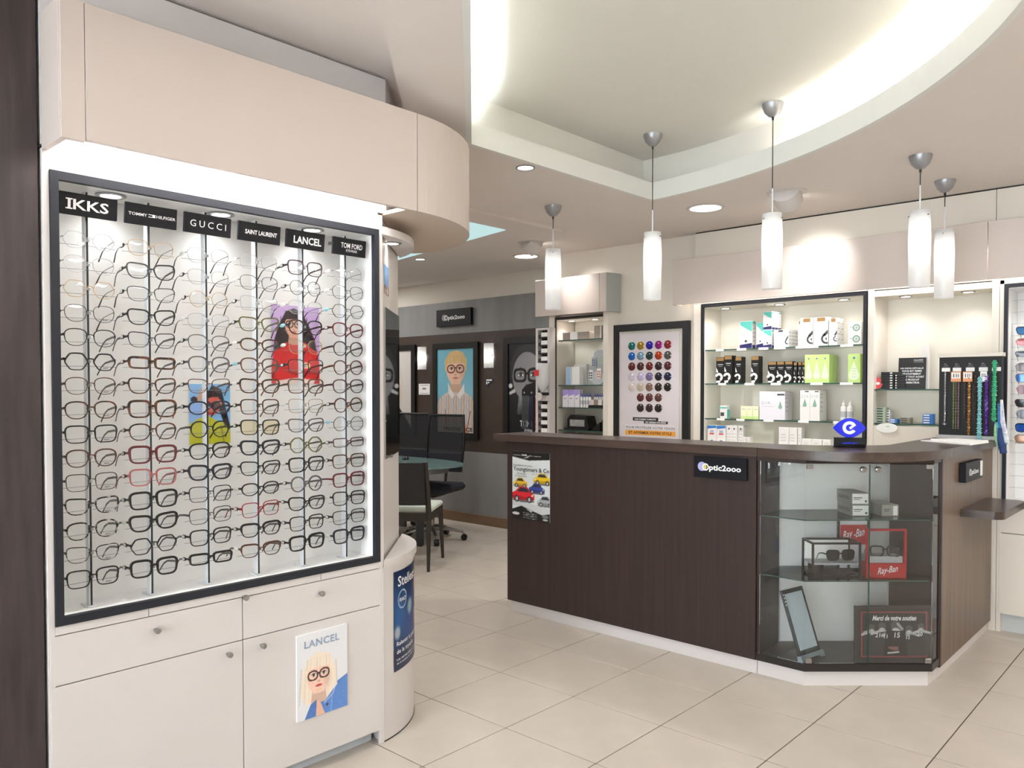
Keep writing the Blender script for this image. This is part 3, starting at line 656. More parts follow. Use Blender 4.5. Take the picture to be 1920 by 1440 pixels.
mk('lower_panel', bx(.038, .672, .004, .30, .0, 1.150), white2, c2)
for z in (1.377, 1.166): shelf_at(c2, .040, .670, .012, .258, z)
for x in (.19, .53): lampspot(c2, x, .10, 1.950, power=2.6)
mk('top_board', bx(0, .708, 0, .02, 1.992, 2.30), white2, c2)
c3 = thing('sunglass_cabinet', 'lit cabinet with dark frame holding sunglasses, at the far right', 'cabinet', (1.622, YF, 0))
mk('side_panel', bx(0, .022, 0, .30, 0, 1.99, bev=.001), white2, c3)
mk('frame', B().box(.022, .040, -.01, .012, .72, 1.966).box(.040, .98, -.01, .012, 1.946, 1.966).box(.98, 1.0, -.01, .012, .72, 1.966).box(.040, .98, -.01, .012, .72, .742), frame_b, c3)
mk('lining', B().box(.04, .98, .262, .272, .72, 1.96).box(.03, .04, .012, .262, .72, 1.96).box(.98, .99, .012, .262, .72, 1.96).box(.04, .98, .012, .262, 1.94, 1.96).box(.04, .98, .012, .262, .715, .735), inner_w, c3)
mk('top_board', bx(0, 1.02, 0, .02, 1.968, 2.30), white2, c3)
for x in (.25, .7): lampspot(c3, x, .10, 1.940, power=4, col=(.95, .98, 1))
for z0, z1 in ((.105, .562), (.566, .712)): mk('drawer_front', bx(.012, 1.0, -.001, .018, z0, z1, bev=.001), white2, c3)
mk('carcass', bx(.022, 1.0, .019, .30, .10, .714), dark, c3)
mk('plinth', bx(-.02, 1.0, .04, .06, 0, .10), mat('plinth_pale', (.78, .79, .79), .4, var=.02, scale=8), c3)
cf = thing('wall_canopy', 'long cream light canopy above the cabinets behind the counter', 'canopy', (-.41, 2.74, 1.988))
for a, b in ((0, 1.99), (1.993, 3.05)): mk('front_panel', bx(a, b, 0, .018, 0, .322, bev=.001), beige, cf)
mk('end_panel', bx(0, .018, .0185, .108, 0, .322), beige, cf)
lamp('AREA', (.25, 2.80, 2.16), 4.5, (1, .98, .93), 1.1, sy=.06); lamp('AREA', (1.35, 2.80, 2.16), 4.5, (.97, .99, 1), .9, sy=.06)
mk('light_stop_board', bx(.018, 3.05, .0185, .108, .30, .315), white2, cf); mk('light_tube', B().cyl((.08, .06, .19), (3.0, .06, .19), .012, n=10), glow('wall_tube', (1, .98, .94), 4.0), cf)  # unseen top board added, stops the tube brightening the upper panels
struct('trim_3', B().box(-.288, 1.598, YF, YF + .02, 2.20, 2.503).box(1.601, 2.66, YF, YF + .02, 2.20, 2.503).box(-.288, 2.66, YF + .012, YF + .02, 2.503, 2.52), white2)
struct('trim_4', bx(-.288, 2.66, YF + .004, YF + .011, 2.5035, 2.511), black)
struct('wall_mid', B().box(-1.0, -.305, 2.88, 3.40, 0, 2.33).box(-1.62, -.29, 2.91, 3.40, 2.20, 2.512).box(-.29, 4.3, 3.16, 3.40, 0, 2.95), white2)
# small shelf cabinet on the left
c4 = thing('small_wall_cabinet', 'narrow lit shelf cabinet beside the dark back wall', 'cabinet', (-1.62, 2.80, 0))
mk('side_panel', bx(0, .063, 0, .30, 0, 1.985, bev=.001), white2, c4)
mk('side_panel', B().prism([(.552, 0), (.600, 0), (.648, .085), (.648, .30), (.552, .30)], 0, 1.985), white2, c4)
mk('frame', B().box(.063, .072, -.004, .012, .94, 1.972).box(.072, .552, -.004, .012, 1.952, 1.972), mat('frame_brown', (.13, .10, .09), .4, var=.1, scale=10), c4)
mk('lining', B().box(.072, .552, .262, .272, .94, 1.96).box(.072, .552, .012, .262, 1.945, 1.975), cream, c4)
mk('base_unit', bx(.063, .552, 0, .30, .0, .94), white2, c4)
mk('bottom_shelf', bx(.072, .552, .0, .262, .94, 1.0), cream, c4)
for z in (1.783, 1.411, 1.226, 1.038): shelf_at(c4, .075, .549, .03, .258, z)
lampspot(c4, .16, .10, 1.945, power=2.2); lampspot(c4, .40, .10, 1.945, power=2.2)
cg = thing('small_canopy', 'short cream light canopy above the narrow shelf cabinet', 'canopy', (-1.70, 2.715, 1.982))
mk('front_panel', bx(0, .655, 0, .018, 0, .30, bev=.001), beige, cg)
mk('end_strip', bx(.658, .722, 0, .018, 0, .30, bev=.001), beige, cg)
mk('bottom_plate', bx(.01, .715, .0185, .165, .002, .012), beige, cg)
mk('return_panel', B().prism([(.722, .0), (.748, .10), (.748, .16), (.722, .16)], -.0, .30), mat('grey_laminate', (.66, .68, .67), .45, var=.01, scale=3), cg)

# ================================================================== goods on the shelves
def flat(p, polys, m, name='print', y=-.0007):
    b = B()
    for P in polys: b.add([(x, y, z) for x, z in P], [tuple(range(len(P)))])
    o = mk(name, b, m, p, ang=0)
    if len(polys) > 1: o['kind'] = 'stuff'
    return o
def sideflat(p, polys, m, x, name='side_print'):
    b = B()
    for P in polys: b.add([(x + .0007, y, z) for y, z in P], [tuple(range(len(P)))])
    o = mk(name, b, m, p, ang=0)
    if len(polys) > 1: o['kind'] = 'stuff'
    return o
def rc(x0, x1, z0, z1): return [(x0, z0), (x1, z0), (x1, z1), (x0, z1)]
def ell(cx, cz, rx, rz, n=20, a0=0, a1=2 * PI): return [(cx + rx * math.cos(a0 + (a1 - a0) * i / n), cz + rz * math.sin(a0 + (a1 - a0) * i / n)) for i in range(n + (0 if a1 - a0 > 6.2 else 1))]
def ann(cx, cz, r0, r1, a0, a1, n=16):
    o = [(cx + r1 * math.cos(a0 + (a1 - a0) * i / n), cz + r1 * math.sin(a0 + (a1 - a0) * i / n)) for i in range(n + 1)]
    i_ = [(cx + r0 * math.cos(a0 + (a1 - a0) * i / n), cz + r0 * math.sin(a0 + (a1 - a0) * i / n)) for i in range(n + 1)]
    return [[o[i], o[i + 1], i_[i + 1], i_[i]] for i in range(n)]
def drop(cx, cz, r, hh): return [(cx, cz + hh)] + [(cx + r * math.cos(a), cz + r * math.sin(a)) for a in np.linspace(PI * .82, PI * 2.18, 16)]
cw = mat('carton_white', (.90, .89, .88), .5, var=.012, scale=8); ck = mat('carton_black', (.065, .06, .06), .4, var=.08, scale=20)
teal = mat('print_teal', (.35, .74, .70), .5, var=.03, scale=20); navy = mat('print_navy', (.13, .12, .36), .5, var=.05, scale=20)
gold = mat('print_gold', (.62, .48, .30), .4, .2, var=.06, scale=20); lime = mat('carton_lime', (.76, .87, .53), .5, var=.03, scale=12)
limep = mat('print_pale_lime', (.88, .94, .80), .5, var=.02, scale=12); lgrey = mat('print_grey', (.70, .71, .73), .5, var=.03, scale=20); dgrey = mat('print_dark_grey', (.25, .25, .27), .5, var=.05, scale=20)
lil = mat('carton_lilac_white', (.88, .87, .90), .5, var=.012, scale=8); green_d = mat('print_green', (.50, .66, .58), .5, var=.05, scale=30); bluep = mat('print_blue', (.18, .45, .75), .5, var=.05, scale=20); redp = mat('print_red', (.82, .28, .30), .5, var=.05, scale=20)
yel = mat('carton_pale_yellow', (.90, .91, .76), .5, var=.02, scale=12)
def carton(style, x0, x1, z, h, d, label, y=2.885, group=None, nm=None, rz=0):
    w = x1 - x0
    t = thing(nm or 'carton', label, 'box', (x0, y, z + .0003), rz, group)
    body = {'black': ck, 'green': lime, 'dir': lil, 'yellow': yel}.get(style, cw)
    mk('carton_body', bx(0, w, 0, d, 0, h, bev=.0012), body, t)
    if style == 'teal':
        flat(t, [[(.004, h * .86), (w - .002, h * .60), (w - .002, h - .003), (.004, h - .003)]], teal); flat(t, [[(.001, .002), (w - .001, .002), (w - .001, h * .20), (.001, h * .14)]], navy)
        flat(t, ann(w * .5, h * .5, w * .20, w * .25, -1.2, 4.2) + [rc(w * .36, w * .64, h * .68, h * .70)], lgrey); flat(t, [ell(w * .5, h * .27, w * .10, w * .10)], dgrey)
        sideflat(t, [[(.004, h * .9), (d - .004, h * .9), (d - .004, h - .003), (.004, h - .003)]], teal, w); sideflat(t, [[(.002, .002), (d - .002, .002), (d - .002, h * .13), (.002, h * .13)]], navy, w); sideflat(t, [[(d * .2, h * k), (d * .8, h * k), (d * .8, h * (k + .05)), (d * .2, h * (k + .05))] for k in (.25, .4, .55, .7)], lgrey, w)
    elif style == 'tall':
        flat(t, [rc(w * .25, w * .80, h * .85, h * .985)], gold); flat(t, ann(w * .88, h * .24, w * .22, w * .36, PI * .55, PI * 1.62) + [[(w * .62, h * .38), (w * .99, h * .56), (w * .99, h * .42), (w * .78, h * .34)]] + ann(w * .92, h * .24, .0, w * .10, PI * .5, PI * 1.5, 8), dgrey)
        flat(t, [rc(w * .25, w * .7, h * .60, h * .612)] + [rc(w * .05, w * .22, h * k, h * (k + .01)) for k in (.12, .18, .24, .30)], lgrey); sideflat(t, [[(d * .15, h * k), (d * .85, h * k), (d * .85, h * (k + .03)), (d * .15, h * (k + .03))] for k in (.2, .4, .6, .8)], lgrey, w)
    elif style == 'flatc':
        flat(t, [rc(w * .30, w * .62, h * .86, h * .98)], dgrey); flat(t, ann(w * .93, h * .30, w * .10, w * .18, PI * .55, PI * 1.6) + [[(w * .80, h * .45), (w * .985, h * .66), (w * .985, h * .52), (w * .86, h * .40)]], dgrey)
        flat(t, [rc(w * .2, w * .5, h * k, h * (k + .015)) for k in (.3, .5, .72)], lgrey); sideflat(t, [[(d * .1, h * k), (d * .9, h * k), (d * .9, h * (k + .05)), (d * .1, h * (k + .05))] for k in (.2, .4, .6, .8)], lgrey, w)
    elif style == 'black':
        flat(t, [rc(w * .06, w * .94, h * .86, h * .985)], gold); flat(t, ann(w * .35, h * .24, w * .20, w * .48, -PI * .35, PI * .95) + [[(.002, h * .42), (w * .30, h * .42), (w * .05, h * .60), (.002, h * .60)], [(.002, .004), (w * .5, h * .03), (w * .55, h * .12), (.002, h * .10)]], cw)
        flat(t, [rc(w * .2, w * .85, h * .70, h * .735), rc(w * .3, w * .75, h * .64, h * .655)], lgrey); sideflat(t, [[(d * .15, h * k), (d * .85, h * k), (d * .85, h * (k + .02)), (d * .15, h * (k + .02))] for k in (.15, .3, .45, .6, .75)], dgrey, w)
    elif style == 'green':
        n = max(1, round(w / .055))
        for i in range(n): flat(t, [drop(w * (i + .5) / n, h * .26, w / n * .42, h * .50)], limep); flat(t, [ell(w * (i + .5) / n, h * .86, w / n * .09, w / n * .09)], bluep); flat(t, [rc(w * (i + .3) / n, w * (i + .7) / n, h * k, h * (k + .012)) for k in (.2, .3, .4, .48)], lgrey, y=-.0012)
    elif style in ('dir', 'dir2'):
        text('DIR', lgrey, t, w * (.27 if style == 'dir' else .5), h * (.60 if style == 'dir' else .80), w=w * (.36 if style == 'dir' else .8), h=h * .10, spacing=1.25, y=-.001)
        flat(t, [rc(w * .70, w * .98, h * .86, h * .92) if style == 'dir' else rc(w * .5, w * .9, h * .945, h * .98)], dgrey); flat(t, [drop(w * (.82 if style == 'dir' else .5), h * (.45 if style == 'dir' else .52), .013, .042)], green_d); flat(t, [rc(w * .08, w * .55, h * .46, h * .47)], lgrey)
        sideflat(t, [[(d * .15, h * k), (d * .85, h * k), (d * .85, h * (k + .03)), (d * .15, h * (k + .03))] for k in (.3, .45, .6, .75, .85)], lgrey, w)
    elif style == 'yellow': flat(t, [rc(.001, w - .001, .001, h * .22)], lime); flat(t, [rc(w * .2, w * .8, h * .75, h * .8)], lgrey)
    elif style == 'blue':
        flat(t, [[(.001, h * .80), (w - .001, h * .86), (w - .001, h - .002), (.001, h - .002)]], bluep); flat(t, [rc(w * .25, w * .75, h * .48, h * .56)], redp); flat(t, [rc(w * .3, w * .7, h * .60, h * .64), rc(w * .3, w * .7, h * .68, h * .71), ell(w * .5, h * .12, w * .14, w * .10)], bluep)
    elif style == 'dots': flat(t, [ell(w * .5, h * .82, w * .14, w * .18)], dgrey); flat(t, [ell(w * (.3 + .4 * (k % 2)), h * (.2 + .17 * (k // 2)), w * .12, w * .10) for k in range(6)], lgrey)
    elif style == 'small': flat(t, ann(w * .62, h * .5, h * .20, h * .33, 0, 2 * PI) + [rc(w * .08, w * .35, h * .52, h * .58)], green_d); flat(t, [ell(w * .62, h * .5, h * .12, h * .14)], lgrey)
    elif style == 'plain': flat(t, [rc(w * .2, w * .7, h * k, h * (k + .03)) for k in (.3, .45, .6)], lgrey)
    elif style == 'tealblk': flat(t, [rc(.001, w - .001, h * .78, h * .9)], teal); flat(t, [rc(w * .1, w * .6, h * .2, h * .48)], dgrey); sideflat(t, [[(.002, .002), (d - .002, .002), (d - .002, h * .7), (.002, h * .7)]], teal, w)
    return t
S1, S2, S3, S4 = 1.66, 1.417, 1.166, .988
g1 = 'cartons on the wall cabinet shelves'
carton('teal', .042, .134, S1, .192, .055, 'teal and navy topped white carton, leftmost on the top shelf', group=g1); carton('teal', .150, .208, S1, .180, .055, 'partly hidden teal carton set back beside the leftmost one', y=2.915, group=g1)
for i in range(3):
    carton('teal', .2135 + .0, .2745, S1, .124, .05, ['front lower', 'middle lower', 'rear lower'][i] + ' teal carton of the stacked pile on the top shelf', y=2.885 + i * .051, group=g1)
    carton('teal', .2135, .2745, S1 + .1243, .124, .05, ['front upper', 'middle upper', 'rear upper'][i] + ' teal carton of the stacked pile on the top shelf', y=2.885 + i * .051, group=g1)
for i in range(3): carton('flatc', .291, .392, S1, .120, .050, ['front', 'second', 'rear'][i] + ' low white carton with dark drop emblem on the top shelf', y=2.885 + i * .051, group=g1)
carton('tall', .470, .556, S1, .188, .055, 'tall white carton with gold tab, left of three on the top shelf', group=g1); carton('tall', .560, .655, S1, .188, .055, 'tall white carton with gold tab, middle of three on the top shelf', y=2.884, group=g1); carton('tall', .660, .712, S1, .178, .055, 'tall white carton with gold tab, right of three on the top shelf', y=2.886, group=g1)
for i, (a, b) in enumerate(((.455, .468), (.66, .712), (.57, .65))): carton('tall', a if i else .452, b if i else .4685, S1, .176, .06, ['thin white carton edge left of the tall gold-tab trio', 'white carton behind the right tall gold-tab one', 'white carton behind the middle tall gold-tab one'][i], y=2.945 if i else 2.90, group=g1)
carton('small', .781, .863, S1, .072, .09, 'lower of two small white cartons at the right end, top shelf', group=g1); carton('small', .781, .863, S1 + .0725, .070, .09, 'upper of two small white cartons at the right end, top shelf', y=2.886, group=g1)
for a, b, y, l in ((-.139, -.075, 2.887, 'leftmost'), (-.072, -.012, 2.880, 'second from left'), (.006, .055, 2.892, 'third from left, half hidden'), (.128, .185, 2.885, 'lone upright')): carton('black', a, b, S2, .188 if a != -.072 else .198, .06, 'tall black carton with gold top, %s on the second shelf' % l, y=y, group=g1)
for i, (a, b) in enumerate(((.248, .310), (.3125, .365), (.3675, .423))): carton('black', a, b, S2, .147, .05, 'short black carton with gold top, %s of three on the second shelf' % ['left', 'middle', 'right'][i], group=g1)
for i, a in enumerate((.427, .4555, .480)): carton('black', a, a + .022, S2, .140, .07, 'narrow black carton edge, %s behind the short black ones' % ['nearest', 'second', 'farthest'][i], y=2.89 + i * .004, group=g1)
carton('green', .503, .664, S2, .186, .07, 'wide lime green carton with three pale drops on the second shelf', group=g1); carton('green', .503, .664, S2, .184, .07, 'wide lime green carton behind the front wide lime one', y=2.957, group=g1); carton('green', .781, .858, S2, .184, .06, 'single narrow lime green carton at the right of the second shelf', group=g1)
carton('tealblk', -.106, -.052, S3, .092, .045, 'small teal and dark carton, leftmost on the third shelf', group=g1)
for i, a in enumerate((.052, .0965, .141)): carton('yellow', a, a + .043, S3, .090, .05, 'small pale yellow carton with lime base, %s of three' % ['left', 'middle', 'right'][i], group=g1)
carton('dir', .190, .371, S3, .194, .062, 'big pale carton with three grey letters and a green drop', group=g1); carton('plain', .192, .371, S3, .192, .06, 'big pale carton directly behind the big lettered one', y=2.948, group=g1)
for i, a in enumerate((.474, .5395)): carton('dir2', a, a + .0645, S3, .202, .06, 'tall white carton with letters and green drop, %s of a pair' % ['left', 'right'][i], group=g1); carton('plain', a, a + .0645, S3, .200, .06, 'tall white carton behind the %s lettered tall one' % ['left', 'right'][i], y=2.947, group=g1)
def bottle(x, y, z, h, r, label, cap=cw, body=None, group=None, band=lgrey):
    t = thing('bottle', label, 'bottle', (x, y, z), 0, group)
    mk('bottle_body', B().lathe([(r * .92, 0), (r, .004), (r, h * .62), (r * .9, h * .70), (r * .45, h * .76)], n=18), body or cw, t); mk('cap', B().lathe([(r * .55, h * .76), (r * .55, h * .86), (r * .3, h * .88), (r * .18, h), (r * .05, h)], n=14), cap, t); mk('bottle_label', B().lathe([(r * 1.01, h * .22), (r * 1.01, h * .5)], n=18, cap=False), band, t)
for i, x in enumerate((.748, .789)): bottle(x, 2.91, S3, .135, .0185, 'white plastic solution bottle, %s of two on the third shelf' % ['left', 'right'][i], group='white bottles')
for i, a in enumerate((-.204, -.131)): carton('blue', a, a + .071, S4, .127, .06, 'white carton with slanted blue top, %s of two on the bottom shelf' % ['left', 'right'][i], group=g1)
for i, a in enumerate((-.055, -.0155, .024)): carton('dots', a, a + .0385, S4, .130, .05, 'white carton with dot pattern, %s of three on the bottom shelf' % ['left', 'middle', 'right'][i], y=2.886 if i < 2 else 2.905, group=g1)
for i, (a, b, y) in enumerate(((.070, .098, 2.87), (.1, .128, 2.87), (.487, .552, 2.885), (.554, .620, 2.885), (.623, .675, 2.89))): carton('plain', a, b, S4, .052 if i < 2 else .058, .05, 'low white carton, %s of five low ones on the bottom shelf' % ordn[i], y=y, group=g1)
for i, (a, b) in enumerate(((.329, .398), (.400, .455), (.459, .483))): carton('plain', a, b, S4, .130, .06, 'plain white upright carton, %s of three on the bottom shelf' % ['left', 'middle', 'right'][i], y=2.885 + i * .002, group=g1)
# open cabinet on the right
g2 = 'flat black cases'
for i in range(7): t = thing('flat_case', 'flat black case, %s from bottom in the left stack' % ordn[i], 'case', (.978, 2.90, 1.3773 + i * .0152), 0, g2); mk('case_body', bx(0, .075, 0, .11, 0, .0148, bev=.001), ck, t); mk('end_sticker', bx(.052, .066, -.0006, 0, .004, .011), cw, t)
for i in range(6): t = thing('flat_case', 'flat black case, %s from bottom in the narrow stack by the sign' % ordn[i], 'case', (1.056, 2.905, 1.3773 + i * .0152), 0, g2); mk('case_body', bx(0, .06, 0, .11, 0, .0148, bev=.001), ck, t); mk('end_sticker', bx(.004, .012, -.0006, 0, .004, .011), cw, t)
sg = thing('notice_sign', 'black sign with white capital text standing on the upper glass shelf', 'sign', (1.072, 2.915, 1.3775), 0, rot=(-.06, 0, 0)); mk('board', bx(0, .155, 0, .006, 0, .192, bev=.001), ck, sg); mk('prop', bx(.06, .09, .006, .05, 0, .004), ck, sg)
for i, s in enumerate(('UN DEVIS DÉTAILLÉ', 'VOUS EST REMIS', 'GRATUITEMENT', 'AVANT TOUT ACHAT', 'DE PRODUIT', 'CORRECTEUR.')): text(s, wink, sg, .077, .128 - i * .0178, w=(.130, .112, .105, .140, .088, .092)[i], h=.0115, bold=.02)
text('Optic2000', wink, sg, .112, .176, w=.052, h=.008, bold=.03); flat(sg, [rc(.086, .14, .165, .1665)], wink, y=-.001)
carton('plain', 1.190, 1.232, 1.377, .268, .03, 'tall slim white and pale blue box behind the black sign', y=2.955)
rd = thing('round_tag', 'round red and white tag leaning by the flat black cases', 'tag', (.952, 2.895, 1.3775), 0, rot=(-.15, 0, 0)); mk('disc', B().ext(ell(0, .038, .036, .037, 24), 0, .003), redp, rd); flat(rd, [ell(.008, .035, .012, .009, 14)], cw)
def stackset(n, x, z, w, h, col, lab, y=2.90):
    for i in range(n): t = thing('small_pack', '%s, %s from bottom' % (lab, ordn[i]), 'pack', (x, y, z + .0003 + i * (h + .0004)), 0, 'small packs on the lower shelf'); mk('pack_body', bx(0, w, 0, .06, 0, h, bev=.0008), col, t); mk('front_label', bx(w * .1, w * .7, -.0006, 0, h * .25, h * .75), dgrey if col is not bluep else cw, t)
sage = mat('pack_sage', (.70, .76, .66), .5, var=.05, scale=20); tan = mat('pack_tan', (.55, .52, .45), .5, var=.05, scale=20)
stackset(6, .949, 1.1665, .058, .0155, sage, 'pale green pack in the tall left stack'); stackset(5, 1.010, 1.1665, .018, .0155, cw, 'narrow white pack right of the pale green stack', y=2.91); stackset(2, 1.030, 1.1665, .045, .012, bluep, 'blue pack in the low second stack'); stackset(3, 1.090, 1.1665, .058, .011, tan, 'grey-brown pack in the low third stack'); stackset(4, 1.217, 1.1665, .055, .0145, bluep, 'blue pack in the right stack')
ov = thing('oval_card', 'white oval card hanging from the lower shelf edge of the open cabinet', 'card', (1.034, 2.84, 1.108)); mk('card', B().ext(ell(0, .030, .062, .030, 32), 0, .003), paper, ov); mk('clip', bx(-.006, .006, .003, .012, .050, .064), gink, ov); mk('leaf_print', B().ext([(-.01, .038), (.004, .034), (.02, .041), (.004, .044)], -.0008, 0), mat('print_leaf', (.70, .84, .72), .5, var=.05, scale=20), ov)
# small cabinet goods
taupe = mat('carton_taupe', (.62, .57, .53), .6, var=.08, scale=40)
def plainbox(nm, x0, x1, z, h, d, m, label, y=2.845, group=None, strip=None):
    t = thing(nm, label, 'box', (x0, y, z + .0003), 0, group); mk('carton_body', bx(0, x1 - x0, 0, d, 0, h, bev=.001), m, t)
    if strip: mk('label_strip', bx((x1 - x0) * strip[0], (x1 - x0) * strip[1], -.0007, 0, .003, h - .003), strip[2], t)
    return t
plainbox('gift_box', -1.511, -1.437, 1.783, .062, .10, taupe, 'taupe box, left on the top shelf of the narrow cabinet'); plainbox('gift_box', -1.434, -1.358, 1.783, .064, .10, paper, 'bright white box between two taupe boxes'); plainbox('gift_box', -1.355, -1.236, 1.783, .062, .09, taupe, 'taupe box with lighter side, right of the bright white box'); plainbox('gift_box', -1.189, -1.118, 1.783, .104, .08, taupe, 'tall taupe box at the right of the narrow cabinet', strip=(.86, .99, paper))
plainbox('spray_box', -1.475, -1.419, 1.411, .150, .05, lil, 'slim white and pale blue carton in the narrow cabinet', strip=(.1, .9, mat('print_pale_blue', (.62, .74, .85), .5, var=.04, scale=20))); plainbox('spray_box', -1.414, -1.336, 1.411, .150, .06, paper, 'white glossy carton beside the slim pale blue one'); plainbox('spray_box', -1.46, -1.33, 1.411, .172, .04, cw, 'white cartons row standing behind the two front cartons', y=2.93)
ds = thing('card_display', 'grey card display with rounded top holding small blister packs', 'display', (-1.19, 2.90, 1.4115)); gd = mat('display_grey', (.68, .70, .71), .4, var=.03, scale=20)
mk('back_card', B().ext([(-.085, .16), (-.05, .16)] + ell(.02, .20, .085, .085, 14, PI * .75, 0)[::1] + [(.10, .0), (-.105, .0)], 0, .006), gd, ds); mk('base_lobe', B().ext(ell(0, .055, .07, .055, 24), -.012, -.004), mat('display_pale', (.80, .81, .82), .4, var=.02, scale=20), ds); mk('base_foot', bx(-.10, .10, -.02, .08, 0, .004), gd, ds)
for i, (x, z, c) in enumerate(((-.03, .19, (.25, .42, .55)), (.04, .205, (.62, .68, .52)), (-.055, .085, (.20, .20, .24)), (.025, .095, (.86, .42, .34)))):
    bp = thing('blister_pack', '%s blister pack on the grey card display' % ['blue dotted', 'pale green dotted', 'black dotted', 'coral dotted'][i], 'pack', (-1.19 + x, 2.884 if i < 2 else 2.878, 1.4115 + z - .045), 0, 'blister packs'); mk('backing', bx(-.021, .021, 0, .003, 0, .082, bev=.001), paper if i > 1 else gd, bp); cm = mat('dots_%d' % i, c, .4, var=.1, scale=30)
    for q in range(6): mk('sticker', B().ext(ell(-.010 + .018 * (q % 2), .016 + .020 * (q // 2), .0065, .0075, 8), -.0012, 0), cm, bp)
pur = mat('print_purple', (.66, .58, .85), .45, var=.04, scale=20)
for i, (a, b) in enumerate(((-1.512, -1.453), (-1.450, -1.388), (-1.385, -1.336))):
    t = plainbox('lilac_carton', a, b, 1.226, .146, .05, lil, 'lilac topped carton, %s of three in the narrow cabinet' % ['left', 'middle', 'right'][i], group='lilac cartons'); w = b - a; flat(t, [[(0.001, .092), (w - .001, .108), (w - .001, .145), (.001, .145)]], pur); flat(t, [rc(w * .25, w * .6, .07, .075)], dgrey)
blc = mat('cap_blue', (.16, .28, .72), .35, var=.05, scale=20)
for i in range(4): bottle(-1.316 + i * .028, 2.85, 1.226, .118, .0115, 'slim white tube with blue cap, %s in the front row' % ordn[i], cap=blc, group='blue capped tubes')
for i in range(4): bottle(-1.205 + i * .024, 2.885, 1.226, .118, .0105, 'slim white tube with blue cap, %s in the rear row' % ordn[i], cap=blc, group='blue capped tubes')
ct = thing('card_tray', 'dark tray of small printed cards beside the blue capped tubes', 'tray', (-1.24, 2.838, 1.2262)); mk('tray', bx(0, .14, 0, .04, 0, .022, bev=.001), ck, ct)
for i in range(3): mk('card', bx(.012 + .04 * i, .048 + .04 * i, .006, .010, .022, .066), [mat('card_pink', (.86, .78, .80), .5, var=.06, scale=40), tan, cw][i], ct)
bk = thing('black_display_stand', 'black sloping counter display stand with clear window, lowest shelf of narrow cabinet', 'stand', (-1.37, 2.85, 1.0385)); mk('tray_base', B().ext([(-.13, 0), (.12, 0), (.12, .016), (-.13, .016)], 0, .15), black, bk); mk('hood', B().ext([(-.118, .016), (.105, .016), (.075, .115), (-.085, .125), (-.118, .09)], .03, .15), black, bk); mk('window', bx(-.09, .06, .027, .0299, .03, .085), mat('clear_plastic_grey', (.62, .62, .62), .08, var=.15, scale=30), bk); mk('ramp', B().ext([(.12, 0), (.215, 0), (.215, .07)], .03, .12), black, bk)
plainbox('black_box', -1.112, -1.084, 1.038, .09, .08, ck, 'small black box at the right end of the lowest shelf')

# sunglasses in the far-right cabinet
SD = lambda n, c: mat('sun_' + n, c, .12, .15, var=.08, scale=8)
suns = [('cat-eye', 'navy', SD('blue', (.22, .45, .66))), ('oval', 'rose', SD('red', (.60, .30, .30))), ('rectangular', 'black', SD('grey', (.25, .26, .28))), ('panto', 'brown', SD('brown', (.30, .25, .25))), ('square', 'burgundy', SD('azure', (.25, .48, .78))), ('round', 'red', SD('wine', (.30, .12, .14))), ('cat-eye', 'burgundy', SD('smoke', (.20, .22, .23))), ('round', 'grey', SD('slate', (.26, .27, .28))), ('square', 'navy', SD('cobalt', (.16, .36, .72))), ('square', 'tortoiseshell', SD('amber', (.58, .42, .28)))]
for i, (z, (k, c, l)) in enumerate(zip((1.705, 1.642, 1.574, 1.50, 1.439, 1.374, 1.296, 1.234, 1.158, 1.094), suns)):
    for q in range(2):
        glasses(k, .0024, c, '%s %s sunglasses, %s from top in the %s column' % (c, k, ordn[i], ['left', 'right'][q]), (1.757 + q * .30, 2.93, z), random.uniform(-.1, .2), 'sunglasses', 'sunglasses', l, '', 'sunglasses in the far-right cabinet', L=.11)
for q in range(2):
    r = thing('display_rod', '%s rod with wire holders in the sunglass cabinet' % ['left', 'right'][q], 'rod', (1.757 + q * .30, 2.945, .7355), 0, 'sunglass rods'); mk('pole', bx(-.005, .005, .004, .03, 0, 1.20), alu, r)
    for j in range(17): mk('holder', B().tube([(-.11, .0, 0), (0, -.004, .001), (.11, .0, 0)], .0009, 5), FC['silver'], r, (0, 0, .08 + j * .0665))

# ================================================================== things on and around the counter
def logo(p, x0, z, w, m=None, disc=True):      # two overlapping discs and the word after them
    h = w * .16
    if disc: mk('logo_disc', B().ext(ell(x0 + w * .10, z + .002, w * .098, w * .098, 24), -.0022, -.002), mat('logo_lilac', (.66, .66, .84), .4, var=.03, scale=20) if m is None else m, p)
    mk('logo_ring', B().add([(x, -.0026, zz) for q in ann(x0 + w * .185, z, w * .050, w * .078, 0, 2 * PI, 20) for x, zz in q], [tuple(range(4 * i, 4 * i + 4)) for i in range(20)]), wink, p, ang=0)
    if m is None: mk('logo_core', B().ext(ell(x0 + w * .172, z, w * .038, w * .052, 16), -.0027, -.0025), mat('logo_yellow', (.80, .74, .42), .4, var=.03, scale=20), p)
    text('ptic2ooo', wink, p, x0 + w * .27, z - w * .018, y=-.0026, w=w * .72, h=h, align='L', bold=.03)
p = plate('shop_sign', 'black sign with pale logo on the dark counter front', (.747, 1.239, .936), 0, .282, .106, .020); logo(p, -.118, .054, .235)
p = plate('shop_sign', 'small sign with pale logo on the brown counter side, white label at its end', (1.632, 2.26, .912), PI / 2, .34, .098, .030); logo(p, -.12, .046, .20, gink); mk('paper_label', bx(.125, .17, -.0015, 0, .012, .090), paper, p)
p = plate('shop_sign', 'black sign with pale logo high on the grey back wall', (-3.36, 3.352, 2.033), 0, .515, .176, .036); logo(p, -.17, .088, .35, gink)
